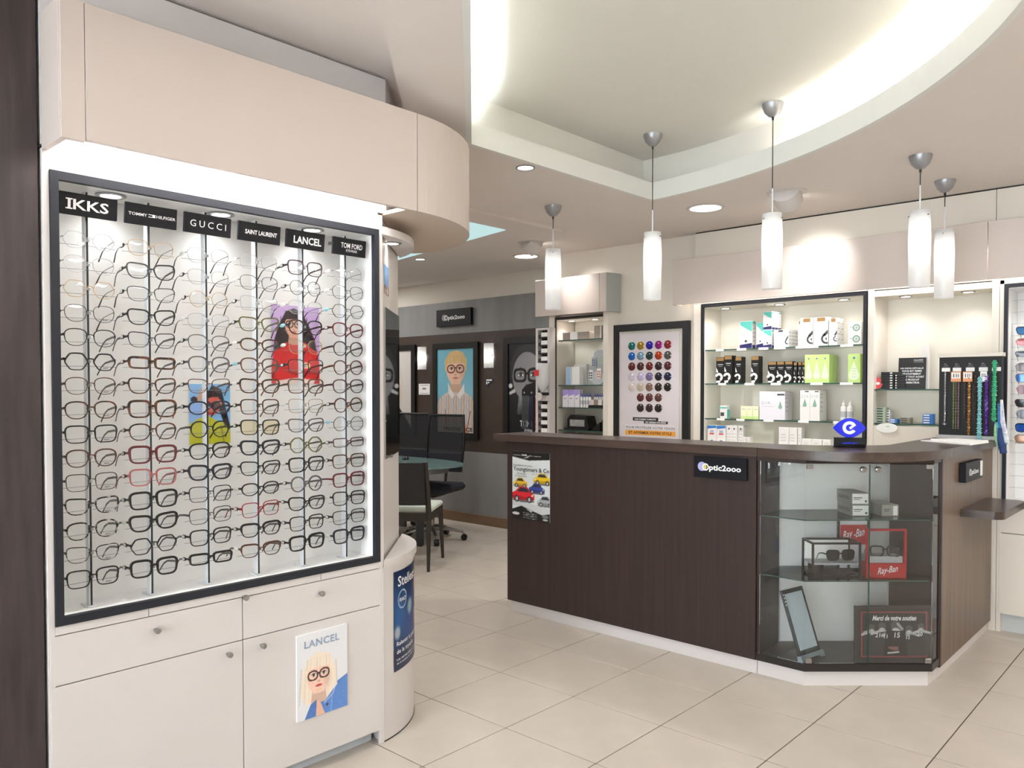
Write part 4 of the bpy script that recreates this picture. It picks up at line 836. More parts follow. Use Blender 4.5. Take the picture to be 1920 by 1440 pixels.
# trophy
tr = thing('eye_trophy', 'blue eye-shaped glass trophy on a black block, on the counter corner', 'trophy', (1.262, 1.545, 1.1003), math.radians(24))
cobalt = mat('cobalt_glass', (.02, .10, .86), .08, var=.1, scale=6, coat=.5)
mk('block', bx(-.071, .071, 0, .06, 0, .047, bev=.002), mat('black_glass', (.035, .04, .07), .08, var=.05, scale=10), tr)
eye = [(x, .092 - .047 * (1 - (x / .074) ** 2)) for x in np.linspace(-.074, .074, 15)] + [(x, .092 + .047 * (1 - (x / .074) ** 2)) for x in np.linspace(.066, -.066, 13)]
mk('eye', B().ext(eye, .022, .040), cobalt, tr)
ee = ann(0, .093, .016, .031, .35, 5.75, 26)
mk('letter', B().add([(x, .0212, z) for q in ee for x, z in q] + [(.004, .0211, .084), (.026, .0211, .104), (.020, .0211, .112), (-.002, .0211, .094)], [tuple(range(4 * i, 4 * i + 4)) for i in range(26)] + [(104, 105, 106, 107)]), wink, tr, ang=0)
text('essilor', cobalt, tr, 0, .022, w=.07, h=.011, bold=.02)
# chain display
cd = thing('chain_stand', 'black backed counter display with white top holding spectacle chains', 'display', (1.525, 2.63, 1.1003))
mk('back_board', bx(-.152, .152, 0, .05, .02, .455), mat('display_black', (.05, .05, .055), .6, var=.1, scale=30), cd); mk('top_slab', bx(-.158, .158, -.012, .06, .455, .476, bev=.001), white2, cd); mk('base_slab', bx(-.156, .156, -.03, .06, 0, .02, bev=.001), mat('display_base', (.72, .72, .73), .4, var=.02, scale=20), cd)
hx = (-.117, -.062, .003, .066, .128)
for x in hx:
    h = mk('hook', B().cyl((x, .002, .418), (x, -.030, .418), .0022, n=8).lathe([(.0, 0), (.009, .001), (.009, .004), (.0, .005)], (0, 0, 0), 12, cap=False), steel, cd); mk('price_card', bx(x - .021, x + .021, -.006, -.004, .375, .396), paper, cd); mk('card_top', B().ext([(x - .018, .396), (x + .018, .396), (x + .006, .42), (x - .006, .42)], -.006, -.0045), dgrey, cd)
def chainobj(x, z0, z1, r, m, label, y=-.02, twist=9, wob=.6, nm='glasses_chain'):
    t = thing(nm, label, 'chain', (1.525 + x, 2.63 + y, 1.1003 + z0), 0, 'spectacle chains'); H = z1 - z0; n = max(16, int(H / max(r, .004)))
    for q in range(2):
        ph = PI * q; mk('strand', B().tube([(r * .55 * math.cos(ph + i * PI * twist / n * 2), r * .5 * math.sin(ph + i * PI * twist / n * 2), H * i / n) for i in range(n + 1)], r * .5, 6, rads=[r * (.62 + .25 * wob * (1 if i % 2 else -1)) for i in range(n + 1)]), m, t)
    return t
chm = lambda n, c, met=.0: mat('chain_' + n, c, .3, met, var=.12, scale=60)
mc = chainobj(-.117, .07, .375, .004, FC['silver'], 'fine silver chain with a bead, leftmost on the chain stand'); mk('bead', B().lathe([(.001, 0), (.013, .008), (.013, .014), (.001, .022)], n=14), steel, mc)
for i, (dx, c) in enumerate(((-.012, chm('green', (.40, .48, .30))), (.0, chm('bronze', (.48, .42, .36), .4)), (.012, chm('mauve', (.48, .40, .42))))): chainobj(-.062 + dx, .055, .345, .0042, c, 'thin beaded chain, %s of three under an orange card' % ['green left', 'bronze middle', 'mauve right'][i], wob=1.2)
orange = mat('card_orange', (.86, .60, .42), .5, var=.1, scale=40)
for x, w in ((-.062, .050), (-.005, .046), (.072, .032)): tg_ = thing('chain_card', '%s printed card on the chain stand' % {-.062: 'orange and white left', -.005: 'patterned middle', .072: 'white right'}[x], 'card', (1.525 + x, 2.604, 1.1003 + .318)); mk('card', bx(-w / 2, w / 2, 0, .002, 0, .055), orange if x < .07 else paper, tg_); mk('white_panel', bx(-w * .42, w * .42, -.0006, 0, .018, .050), paper, tg_); mk('dark_figure', B().box(-w * .26, -w * .16, -.0012, -.0006, .024, .044).box(w * .0, w * .08, -.0012, -.0006, .024, .044).box(w * .2, w * .28, -.0012, -.0006, .024, .044), dgrey, tg_)
chainobj(.003, .025, .345, .0075, chm('amber', (.66, .47, .24), .3), 'chunky amber chain hanging in the middle of the stand', twist=14, wob=1.2)
for i, dx in enumerate((-.024, .028)): chainobj(.003 + dx, .11, .35, .0050, chm('brown', (.32, .26, .24)), 'dark brown speckled chain %s of the amber one' % ['left', 'right'][i], y=-.015, twist=12, wob=1.2)
chainobj(.056, .0, .34, .0125, chm('aqua', (.50, .74, .76)), 'thick pale aqua link chain left of the purple one', y=-.035, twist=14); chainobj(.086, .03, .355, .0105, chm('purple', (.38, .22, .62)), 'thick purple link chain right of the aqua one', twist=14); chainobj(.125, .105, .43, .0125, chm('emerald', (.22, .66, .47)), 'thick emerald green link chain at the right edge of the stand', y=-.035, twist=14)
sc = thing('patterned_scarf', 'blue white and teal patterned scarf hanging from the right edge of the stand', 'scarf', (1.525, 2.585, 1.1003))
for i, (c, a, b, w) in enumerate((((.20, .42, .62), (.150, .20), (.178, -.02), .014), ((.85, .88, .90), (.162, .22), (.190, -.01), .012), ((.30, .60, .62), (.140, .10), (.165, -.04), .014), ((.55, .72, .52), (.135, .09), (.150, -.03), .007), ((.12, .22, .42), (.158, .07), (.178, -.065), .017), ((.80, .78, .88), (.170, .19), (.185, .05), .006))):
    mk('fold', B().tube([(a[0], -.004 * i, a[1]), ((a[0] + b[0]) / 2 - .006, -.004 * i - .006, (a[1] + b[1]) / 2), (b[0], -.004 * i - .004, b[1])], w, 8, rads=[w * .55, w * .9, w], ry=w * .35), mat('scarf_%d' % i, c, .7, var=.3, scale=60), sc)
br = solo('paper_stack', B().prism([(-.14, .02), (.13, -.16), (.155, .12), (-.02, .17)], 0, .006).prism([(-.10, .05), (.135, -.10), (.15, .13), (-.01, .175)], .0062, .013), paper, 'stack of white leaflets under the front of the chain stand', 'paper', (1.52, 2.24, 1.1003))
# showcase contents
def vt(name, label, cat, x, y, z, rz=0, group=None, rx=0): return thing(name, label, cat, vw(x, y, z), 0, group, rot=(rx, 0, VA + rz))
gb = mat('carton_greige', (.60, .60, .56), .5, var=.03, scale=12)
for i, (x, z, l) in enumerate(((-.033, .7763, 'lower of two stacked grey eyewear cartons'), (-.035, .8323, 'upper of two stacked grey eyewear cartons'), (.108, .7763, 'single grey eyewear carton right of the stack'))):
    t = vt('eyewear_carton', l + ' on the upper shelf', 'box', x, .11, z, -.0 if i < 2 else .05, 'grey cartons'); mk('carton_body', bx(0, .082, 0, .165, 0, .054, bev=.001), gb, t); mk('label', bx(.004, .078, -.0008, 0, .004, .05) if i < 2 else bx(.055, .076, -.0008, 0, .004, .048), paper, t)
    flat(t, [rc(.008, .05, .030, .034), rc(.008, .04, .022, .0245), rc(.062, .072, .01, .02)] if i < 2 else [rc(.01, .04, .030, .034), rc(.01, .036, .022, .025)], dgrey, y=-.0014)
    b = text('BLAZER OPTICS', dgrey, t, 0, 0, y=0, w=.12, h=.016, bold=.02) if i < 2 else None
    if b: b.rotation_euler = (0, 0, -PI / 2); b.location = (-.0012, .082, .026)
redm = mat('display_red', (.72, .05, .10), .3, var=.05, scale=20)
def cubeframe(p, w, d, h, t, m):
    for x in (0, w - t):
        for y in (0, d - t): mk('post', bx(x, x + t, y, y + t, 0, h), m, p)
    for z in (0, h - t):
        for y in (0, d - t): mk('rail', bx(t, w - t, y, y + t, z, z + t), m, p)
        for x in (0, w - t): mk('rail', bx(x, x + t, t, d - t, z, z + t), m, p)
bkf = mat('display_black_gloss', (.07, .07, .08), .2, var=.05, scale=20)
c_ = vt('cube_display', 'open black cube stand with white ledge, left on the middle shelf', 'stand', -.235, .07, .4935); cubeframe(c_, .23, .13, .165, .009, bkf); mk('back_card', bx(.009, .221, .120, .125, .066, .155), paper, c_); mk('ledge', bx(.009, .221, .02, .119, .056, .064), lgrey, c_); mk('round_foot', B().cyl((.04, .06, .0095), (.04, .06, .055), .035, n=16), bkf, c_)
g_ = glasses('square', .0034, 'black', 'black sunglasses with dark lenses on the white ledge, middle shelf', vw(-.10, .075, .598), VA + .12, 'sunglasses', 'sunglasses', SD('ink', (.09, .09, .10)), '', L=.10)
c_ = vt('brand_sign', 'tall black framed panel with red field and white script, behind the ledges', 'sign', -.05, .225, .4935); mk('frame', B().box(0, .155, 0, .012, 0, .010).box(0, .155, 0, .012, .245, .255).box(0, .010, 0, .012, .01, .245).box(.145, .155, 0, .012, .01, .245), bkf, c_); mk('backing', bx(.010, .145, .004, .011, .010, .245), lil, c_); mk('red_field', bx(.014, .141, .001, .0039, .125, .222), redm, c_)
text('Ray', wink, c_, .048, .170, y=-.001, w=.048, h=.052, bold=.012, shear=.3, slope=.25); text('-Ban', wink, c_, .104, .184, y=-.001, w=.052, h=.040, bold=.012, shear=.3, slope=.25); text('GENUINE SINCE 1937', wink, c_, .078, .117, y=.0035, w=.11, h=.007)
c_ = vt('red_stand', 'red framed stand with white script on its base block, right on the middle shelf', 'stand', .012, .055, .4935)
mk('frame', B().box(0, .010, 0, .012, 0, .232).box(.178, .188, 0, .012, .07, .232).box(.010, .178, 0, .012, .222, .232), redm, c_); mk('base_block', bx(.0102, .188, 0, .10, 0, .070, bev=.001), redm, c_); mk('ledge', bx(.012, .176, .014, .09, .0705, .100), lgrey, c_); text('Ray-Ban', wink, c_, .10, .036, y=-.001, w=.095, h=.040, bold=.012, shear=.3, slope=.15)
glasses('square', .0034, 'black', 'black framed clear glasses on the ledge of the red stand', vw(.11, .075, .617), VA - .1, 'glasses', 'eyeglasses', None, '', L=.09)
t = vt('tablet', 'dark framed tablet leaning on a pale stand, lower left of the showcase', 'tablet', -.235, .085, .132, .62, rx=-.34)
mk('tablet_body', bx(-.085, .085, 0, .010, .0, .305, bev=.002), mat('tablet_grey', (.28, .31, .33), .25, .3, var=.05, scale=20), t); mk('screen', bx(-.068, .068, -.001, 0, .022, .285), mat('tablet_screen', (.78, .84, .87), .06, var=.04, scale=6, stretch=(1, 1, 5)), t)
for i in range(4): mk('icon', B().ext(ell(-.076, .283 - i * .016, .004, .004, 10), -.0012, -.0002), wink, t)
mk('stand_lip', B().ext([(-.09, -.035), (-.062, -.035), (-.062, -.018), (.062, -.018), (.062, -.030), (.09, -.030), (.09, .0), (-.09, .0)], -.012, .012), mat('tablet_stand', (.66, .72, .75), .3, .3, var=.03, scale=20), t)
t = vt('framed_photo', 'dark framed team photo with red border and white script, lower right of the showcase', 'photo', -.052, .02, .1085, 0, rx=-.03)
P = Paint(120, 90, (.14, .135, .135), 1.36); P.grain(.02)
P.p([(.06, .07), (.94, .07), (.94, .93), (.06, .93)], (.66, .25, .30)); P.p([(.075, .095), (.925, .095), (.925, .905), (.075, .905)], (.15, .15, .155))
for k in range(12): P.l([(.1 + .075 * k, .10), (.1 + .075 * k, .34)], .006, (.25, .25, .25))
def player(x, y, s, num, tone=.30):
    P.p([(x - .13 * s, y + .13 * s), (x + .13 * s, y + .13 * s), (x + .11 * s, .9), (x - .11 * s, .9)], (tone * .7,) * 3); P.e(x, y + .02, .052 * s, .058 * s, (.34, .33, .33)); P.e(x, y + .085 * s, .04 * s, .03 * s, (.82, .81, .81)); P.l([(x - .14 * s, y + .16 * s), (x - .02, y + .10 * s)], .035 * s, (.80, .80, .80)); P.l([(x + .14 * s, y + .15 * s), (x + .03, y + .10 * s)], .032 * s, (.72, .72, .72))
for a in ((.20, .36, .9, 0), (.86, .34, .9, 0), (.34, .33, 1, 0), (.70, .38, .95, 0), (.52, .32, 1.25, 0)): player(*a)
P.p([(.39, .43), (.65, .43), (.68, .9), (.36, .9)], (.11, .115, .11)); P.l([(.55, .30), (.61, .40)], .035, (.70, .70, .70)); P.l([(.10, .46), (.18, .43)], .03, (.7, .7, .7)); P.l([(.85, .42), (.93, .46)], .03, (.72, .72, .72)); P.p([(.42, .73), (.56, .73), (.56, .80), (.50, .80), (.42, .76)], (.55, .35, .36)); P.l([(.42, .85), (.56, .83)], .022, (.85, .85, .85)); P.grain(.035)
mk('frame', bx(0, .362, .001, .014, 0, .262, bev=.001), mat('photo_frame', (.20, .19, .185), .4, var=.08, scale=20), t); P.sheet('photo_print', .344, .244, t, y=-.0005, x0=.009, z0=.009)
text('Merci de votre soutien', wink, t, .182, .207, y=-.0015, w=.205, h=.024, bold=.035, shear=.35)
for s_, x, z, h in (('15', .195, .128, .024), ('21', .105, .128, .020), ('11', .142, .122, .018), ('12', .245, .118, .016), ('20', .300, .133, .020)): text(s_, wink, t, x, z, y=-.0015, h=h, bold=.02, shear=.1)
text('CCIA', wink, t, .195, .151, y=-.0015, w=.034, h=.008, bold=.03)

# ================================================================== posters and pictures
def portrait(P, cx, cy, s, skin, hair, lip=(.70, .30, .30), gl=(.2, .1, .1), gk=2.2, fringe=True, long=True, brow=None, gt=.06, lens=None):
    A = P.asp; f = lambda x, y: (cx + x * s, cy + y * s * A); sk = np.array(skin); hr = np.array(hair); E = lambda x, y, a, b, c, al=1, **k: P.e(*f(x, y), a * s, b * s, c, al, **k)
    if long:
        P.p([f(-1.05, -.3), f(-.7, -1.05), f(0, -1.32), f(.75, -1.05), f(1.1, -.2), f(1.25, 1.0), f(.8, 1.5), f(-.8, 1.5), f(-1.2, .9)], hair)
        for k in range(9): P.l([f(-1.1 + .28 * k, -.6), f(-1.25 + .31 * k, 1.4)], .07 * s, hr * (.82 + .06 * (k % 4)), .6)
    else: P.p([f(-.86, .1), f(-.9, -.6), f(-.5, -1.2), f(.1, -1.32), f(.6, -1.15), f(.92, -.6), f(.86, .1)], hair)
    P.p([f(-.40, .5), f(.40, .5), f(.52, 1.55), f(-.52, 1.55)], sk * .86)
    E(0, 0, .76, 1.0, skin); P.p([f(-.70, .15), f(.70, .15), f(.36, .98), f(-.36, .98)], skin); E(.55, .25, .35, .75, sk * .80, .45, soft=.8); E(0, .80, .30, .12, sk * .9, .5, soft=.9)
    b = np.array(brow if brow is not None else hr * .55)
    for d in (-1, 1):
        E(.33 * d, -.08, .15, .075, (.93, .91, .90)); E(.33 * d, -.07, .08, .078, (.22, .18, .16)); P.l([f(.17 * d, -.10), f(.33 * d, -.17), f(.50 * d, -.09)], .035 * s, (.10, .07, .06)); P.l([f(.20 * d, .0), f(.34 * d, .03), f(.48 * d, -.02)], .018 * s, sk * .7); P.l([f(.16 * d, -.28), f(.35 * d, -.34), f(.54 * d, -.26)], .055 * s, b)
    P.l([f(.05, .02), f(.09, .28)], .035 * s, sk * .88); E(.0, .33, .11, .045, sk * .84); E(-.05, .345, .028, .02, sk * .6); E(.06, .345, .028, .02, sk * .6); E(-.42, .28, .2, .2, np.minimum(1, sk * np.array((1.04, .93, .92))), .6, soft=.9); E(0, .57, .22, .075, lip); P.l([f(-.22, .565), f(.22, .565)], .02 * s, np.array(lip) * .6)
    if fringe:
        P.p([f(-.84, -.15), f(-.86, -.75), f(-.3, -1.22), f(.35, -1.22), f(.86, -.75), f(.84, -.15), f(.66, -.42), f(.2, -.46), f(-.2, -.44), f(-.62, -.42)], hair)
        for k in range(8): P.l([f(-.7 + .2 * k, -1.0), f(-.75 + .21 * k, -.45)], .045 * s, hr * (.84 + .07 * (k % 3)), .7)
    if gl is not None:
        for d in (-1, 1):
            if lens: E(.37 * d, -.05, .31, .25, lens, .85)
            P.ring(*f(.37 * d, -.05), .34 * s, .29 * s, gt * s * 1.4, gl, gk)
        P.l([f(-.07, -.12), f(.07, -.12)], gt * s * 1.4, gl)
def poster(name, label, cat, locn, rz, w, h, P, frame=0, board=.006, fm=None, lab2=None, rot=None):
    t = thing(name, label, cat, locn, rz, rot=rot)
    if frame:
        F = frame; d = .022
        mk('frame', B().box(-F, w + F, -.002, d, -F, 0).box(-F, w + F, -.002, d, h, h + F).box(-F, 0, -.002, d, 0, h).box(w, w + F, -.002, d, 0, h), fm or black, t); mk('backing', bx(0, w, .012, .02, 0, h), ink, t)
        P.sheet('poster_print', w, h, t, y=.0105)
    else:
        mk('board', bx(0, w, 0, board, 0, h), paper, t); P.sheet('poster_print', w, h, t, y=-.0006)
    return t
# door poster
P = Paint(90, 130, (.865, .865, .88), .70); P.e(.5, .5, .9, .9, (.89, .885, .885), .7, soft=.9)
P.p([(.16, 1.0), (.30, .80), (.42, .76), (.50, .82), (.62, .74), (.78, .66), (1.0, .60), (1.0, 1.0)], (.33, .49, .75)); portrait(P, .42, .52, .30, (.93, .78, .70), (.92, .86, .79), (.80, .30, .32), (.13, .06, .07), 2.4)
P.p([(.14, 1.0), (.26, .84), (.38, .80), (.34, 1.0)], (.30, .46, .72)); P.p([(.55, 1.0), (.52, .86), (.70, .74), (1.0, .60), (1.0, 1.0)], (.36, .52, .78)); P.l([(.52, .87), (.70, .79), (.76, .68)], .012, (.80, .85, .92)); P.l([(.68, .80), (.66, 1.0)], .010, (.62, .72, .88)); P.e(.58, .90, .025, .025, (.12, .16, .28))
for k in range(40): x = RNG.uniform(.52, 1); y = RNG.uniform(.78, 1); P.l([(x, y), (x + .03, y + .02)], .008, (.45, .60, .84), .5)
P.p([(.36, 1.0), (.38, .80), (.46, .86), (.54, 1.0)], (.88, .70, .60)); P.grain(.012)
t = poster('cabinet_poster', 'poster of a blonde woman in glasses and denim stuck on the lower cabinet door', 'poster', dw(.793, -.0075, .203), PI / 2, .216, .306, P, board=.006)
text('LANCEL', mat('poster_blue_grey', (.56, .63, .72), .5, var=.03, scale=20), t, .105, .268, w=.15, h=.027, bold=.025, spacing=1.1)
# recess posters
P = Paint(84, 120, (.78, .66, .86), .69); P.p([(0, .80), (.06, .58), (.30, .47), (.70, .47), (.94, .55), (1.0, .80), (1.0, 1.0), (0, 1.0)], (.78, .10, .11)); portrait(P, .46, .25, .235, (.88, .66, .56), (.17, .10, .13), (.68, .26, .28), (.07, .04, .04), 2.6)
P.p([(.0, .84), (.05, .60), (.30, .47), (.42, .50), (.58, .50), (.72, .46), (.95, .58), (1.0, .84), (1.0, .93), (.0, .93)], (.80, .10, .11))
P.p([(.28, .10), (.14, .28), (.06, .46), (.05, .58), (.22, .54), (.33, .42), (.27, .25)], (.15, .09, .12)); P.p([(.64, .10), (.80, .28), (.90, .44), (.93, .58), (.78, .52), (.62, .42), (.66, .25)], (.15, .09, .12))
for k in range(16): P.l([(.22 + .036 * k, .53), (.20 + .038 * k, .80)], .010, (.66, .06, .08), .7)
P.l([(.10, .78), (.55, .86), (.92, .83)], .10, (.70, .07, .09)); P.e(.70, .76, .10, .06, (.90, .70, .58)); P.p([(.10, .96), (.5, .92), (.9, .95), (.86, 1.0), (.1, 1.0)], (.88, .80, .76)); P.grain(.015)
poster('recess_poster', 'poster of a dark-haired woman in a red jumper inside the display recess', 'poster', dw(.809, .172, 1.402), PI / 2, .208, .292, P, board=.003)
P = Paint(70, 98, (.50, .72, .90), .715); P.e(.2, .5, .6, .8, (.55, .68, .92), .8, soft=.9); P.p([(.0, .66), (.25, .56), (.50, .54), (.62, .60), (.86, .66), (1.0, .80), (1.0, 1.0), (0, 1.0)], (.72, .72, .13)); P.p([(.40, .18), (.55, .02), (.78, .10), (.90, .45), (1.0, .75), (.85, .70), (.74, .48)], (.12, .10, .13))
P.e(.53, .34, .22, .26, (.80, .36, .30)); P.p([(.34, .34), (.36, .24), (.5, .14), (.76, .16), (.80, .40), (.70, .22), (.5, .22)], (.12, .10, .13)); P.e(.72, .33, .06, .09, (.90, .52, .44)); P.l([(.20, .28), (.28, .20), (.32, .10)], .11, (.80, .62, .52)); P.ring(.42, .36, .12, .10, .03, (.08, .06, .08)); P.ring(.64, .36, .12, .10, .03, (.08, .06, .08)); P.e(.42, .36, .10, .08, (.25, .15, .18), .8); P.e(.64, .36, .10, .08, (.25, .15, .18), .8); P.e(.50, .49, .07, .025, (.65, .18, .2)); P.e(.12, .26, .08, .07, (.12, .12, .2)); P.l([(.5, .58), (.48, 1.0)], .014, (.56, .56, .08)); P.l([(.76, .70), (.84, 1.0)], .04, (.55, .54, .10)); P.grain(.015)
poster('recess_poster', 'poster of a woman in sunglasses and a mustard coat inside the display recess', 'poster', dw(.496, .172, 1.193), PI / 2, .149, .207, P, board=.003)
# framed posters on the back wall
P = Paint(90, 180, (.46, .72, .80), .54); P.e(.8, .7, .7, .9, (.56, .76, .84), .8, soft=.9); P.p([(.02, 1.0), (.0, .66), (.12, .57), (.34, .52), (.72, .52), (.92, .57), (1.0, .64), (1.0, 1.0)], (.80, .76, .74)); portrait(P, .51, .25, .325, (.92, .76, .66), (.86, .73, .52), (.80, .50, .48), (.36, .12, .10), 2.4, long=False, gt=.055)
P.p([(.02, 1.0), (.0, .66), (.12, .57), (.32, .51), (.50, .58), (.72, .50), (.92, .57), (1.0, .64), (1.0, 1.0)], (.80, .765, .74))
for k in range(14):
    x = .05 + .068 * k
    for q in range(26): y = .56 + q * .017 + .01 * (k % 2); P.e(x + .008 * math.sin(q), y, .018, .014, [(.62, .58, .62), (.72, .56, .36), (.70, .68, .72)][k % 3], .8)
P.p([(.30, .40), (.36, .47), (.48, .55), (.42, .60), (.32, .53)], (.90, .89, .88)); P.p([(.74, .41), (.66, .48), (.55, .55), (.62, .60), (.74, .52)], (.90, .89, .88)); P.l([(.22, .72), (.26, .95)], .012, (.35, .30, .30)); P.l([(.90, .74), (.80, .98)], .02, (.45, .28, .20)); P.p([(.74, 1.0), (.78, .88), (.86, 1.0)], (.80, .55, .42)); P.grain(.02)
t = poster('framed_poster', 'black framed poster of a fair-haired person in round glasses and printed shirt', 'poster', (-3.625, 3.36, .925), 0, .55, .87, P, frame=.062)
text('PANTHE', ink, t, .23, .035, y=.009, w=.25, h=.04, bold=.02); text('ICE', ink, t, .47, .035, y=.009, w=.12, h=.04, bold=.02)
P = Paint(90, 160, (.075, .08, .088), .66); P.e(.52, .34, .46, .62, (.18, .18, .19), .9, soft=.7); portrait(P, .40, .36, .40, (.50, .50, .51), (.16, .16, .17), (.32, .32, .33), (.05, .05, .055), 3.6, fringe=False, long=False, gt=.075, brow=(.08, .08, .08)); P.e(1.0, .4, .3, .8, (.10, .10, .11), .75, soft=.9); P.e(.7, .78, .62, .26, (.07, .075, .08), .95, soft=.5); P.p([(.0, .8), (1, .8), (1, 1), (0, 1)], (.07, .075, .082)); P.e(.05, .46, .04, .04, (.80, .80, .80)); P.p([(.02, .53), (.14, .49), (.16, .53), (.03, .56)], (.72, .72, .72)); P.grain(.012)  # pale marks at the left edge are reflections painted into the print
t = poster('framed_poster', 'black framed black-and-white poster of a face in dark glasses, above the counter end', 'poster', (-2.60, 3.36, .93), 0, .60, .885, P, frame=.062)
text('TOM FORD', wink, t, .30, .115, y=.009, w=.30, h=.06, bold=.01); text('EYEWEAR', wink, t, .30, .045, y=.009, w=.18, h=.032)
P = Paint(70, 120, (.78, .765, .75), .66); P.p([(.05, .1), (.45, .02), (.62, .3), (.70, .55), (.62, .72), (.3, .75), (0, .6)], (.78, .70, .62))
for k in range(9): P.l([(.30 + .04 * k, .1), (.36 + .042 * k, .4), (.30 + .045 * k, .72)], .02, (.86 - .04 * (k % 3), .79 - .04 * (k % 3), .70 - .04 * (k % 3)), .8)
P.p([(0, .66), (.55, .66), (.95, .95), (.97, 1.0), (0, 1.0)], (.11, .11, .125)); P.e(.1, .35, .25, .3, (.85, .72, .64)); P.grain(.012)
poster('framed_poster', 'black framed poster with blonde wavy hair and dark jacket, leftmost on back wall', 'poster', (-4.62, 3.36, .93), 0, .58, .87, P, frame=.062)
t = thing('wall_notice', 'small white notice on the brown wall under the left wall lamp', 'notice', (-3.94, 3.385, 1.316)); mk('sheet', bx(0, .18, 0, .003, 0, .118), paper, t); flat(t, [rc(.02, .16, .10, .106), rc(.06, .12, .055, .075), rc(.02, .16, .012, .017)], gink)
t = thing('wall_sticker', 'small dark blue and white sticker on the brown wall under the right wall lamp', 'sticker', (-2.925, 3.386, 1.395)); mk('sticker', B().ext([(0, .085), (.115, .085), (.085, .045), (.04, .03), (.035, 0), (.005, .0)], 0, .002), mat('sticker_navy', (.16, .17, .26), .5, var=.1, scale=20), t); flat(t, [[(.005, .065), (.09, .065), (.085, .078), (.015, .078)], rc(.008, .026, .030, .055), rc(.034, .05, .040, .055)], paper)
# small blue picture by the mirror
P = Paint(40, 36, (.42, .62, .84), 1.2); P.e(.5, .3, .5, .2, (.60, .76, .92), .8, soft=.8); P.p([(0, 1), (0, .72), (.3, .66), (.6, .74), (1, .68), (1, 1)], (.50, .36, .32)); P.e(.7, .85, .12, .1, (.85, .82, .80)); P.e(.3, .9, .1, .1, (.8, .75, .72)); P.grain(.03)
t = poster('small_picture', 'small blue picture stuck on the angled white wall above the mirror', 'picture', (.1175, -.3545, 1.765), math.atan2(.733, -.68), .14, .118, P, board=.0008); 
# counter poster
P = Paint(90, 128, (.86, .89, .89), .71); P.p([(0, 0), (1, 0), (1, .10), (.45, .13), (.15, .10), (0, .085)], (.06, .06, .065)); P.p([(0, .86), (.25, .80), (.55, .86), (.8, .90), (1, .87), (1, 1), (0, 1)], (.06, .06, .065)); P.p([(0, .74), (.4, .75), (1, .80), (1, .87), (.8, .90), (.55, .86), (.25, .80), (0, .80)], (.80, .82, .83)); P.p([(.28, .11), (.52, .045), (.42, .09)], (.80, .82, .84)); P.p([(.35, .83), (.54, .86), (.52, .885)], (.80, .82, .84))
def car(x, y, w, c, d=1):
    A = P.asp; f = lambda a, b: (x + a * w * d, y + b * w * A); P.e(*f(0, .22), .52 * w, .06 * w, (.30, .30, .32), .8); P.p([f(-.5, .18), f(-.52, .0), f(-.34, -.09), f(-.2, -.26), f(.16, -.28), f(.36, -.10), f(.52, -.03), f(.52, .16), f(.4, .22)], c); P.p([f(-.28, -.09), f(-.17, -.22), f(.12, -.24), f(.28, -.09)], (.16, .18, .22)); P.p([f(-.5, .10), f(.52, .06), f(.52, .16), f(.4, .22), f(-.5, .18)], np.array(c) * .78)
    for k in (-.28, .30): P.e(*f(k, .17), .105 * w, .115 * w, (.08, .08, .09)); P.e(*f(k, .17), .06 * w, .07 * w, (.72, .73, .75))
    P.e(*f(-.42, .02), .05 * w, .03 * w, (.92, .92, .90))
car(.22, .46, .36, (.90, .72, .18)); car(.80, .385, .44, (.92, .76, .10)); car(.66, .53, .40, (.20, .27, .60), -1); car(.30, .63, .58, (.84, .12, .18), -1); car(.88, .70, .40, (.66, .68, .70))
for y in (.895, .915, .935, .965): P.l([(.3, y), (.66, y + .01)], .008, (.75, .75, .76))
P.e(.10, .92, .10, .03, (.82, .82, .82)); P.e(.88, .92, .09, .035, (.45, .46, .48)); P.e(.88, .965, .07, .018, (.75, .75, .75)); P.grain(.012)
t = poster('event_poster', 'car meeting poster with yellow, red, blue and silver cars on the counter front', 'poster', (-.642, 1.255, .588), 0, .296, .412, P, board=.002)
text('Youngtimers & Co', ink, t, .15, .302, w=.284, h=.034, bold=.012); text('Rassemblement de voiture', dgrey, t, .085, .328, w=.15, h=.012); text('Dimanche', dgrey, t, .075, .278, w=.07, h=.011); text('22 Septembre', dgrey, t, .07, .262, w=.095, h=.012); text("L'association", wink, t, .04, .390, w=.06, h=.007); text('RASSL', wink, t, .10, .391, w=.045, h=.010, bold=.04); text('vous organise', wink, t, .18, .388, w=.10, h=.007); text('ouvert de 9h à 18h', gink, t, .22, .282, w=.13, h=.008)
# poster wrapped round the half-round plinth
P = Paint(80, 110, (.06, .15, .30), .86); P.e(.15, .45, .35, .45, (.10, .34, .58), .9, soft=.8); P.e(.5, .55, .3, .45, (.10, .24, .50), .9, soft=.6); P.e(.95, .42, .38, .62, (.75, .52, .44), .95, soft=.25); P.e(.72, .40, .10, .12, (.20, .22, .26)); P.ring(.74, .40, .13, .13, .03, (.08, .09, .12)); P.e(.42, .42, .11, .12, (.62, .72, .74), .9, soft=.5); P.e(.08, .62, .08, .10, (.70, .72, .74), .9, soft=.5); P.e(.55, .85, .4, .2, (.30, .30, .40), .8, soft=.7); P.p([(0, .80), (1, .78), (1, 1), (0, 1)], (.10, .14, .26), .75); P.ring(.20, .30, .11, .11, .015, (.70, .75, .82)); P.grain(.01)
ps = thing('curved_poster', 'dark blue poster with white lettering wrapped round the half-round plinth', 'poster', (0, -.2, .255))
BL = bulge(-.0045, 60); arcl = [0]
for a, b in zip(BL, BL[1:]): arcl.append(arcl[-1] + (b - a).length)
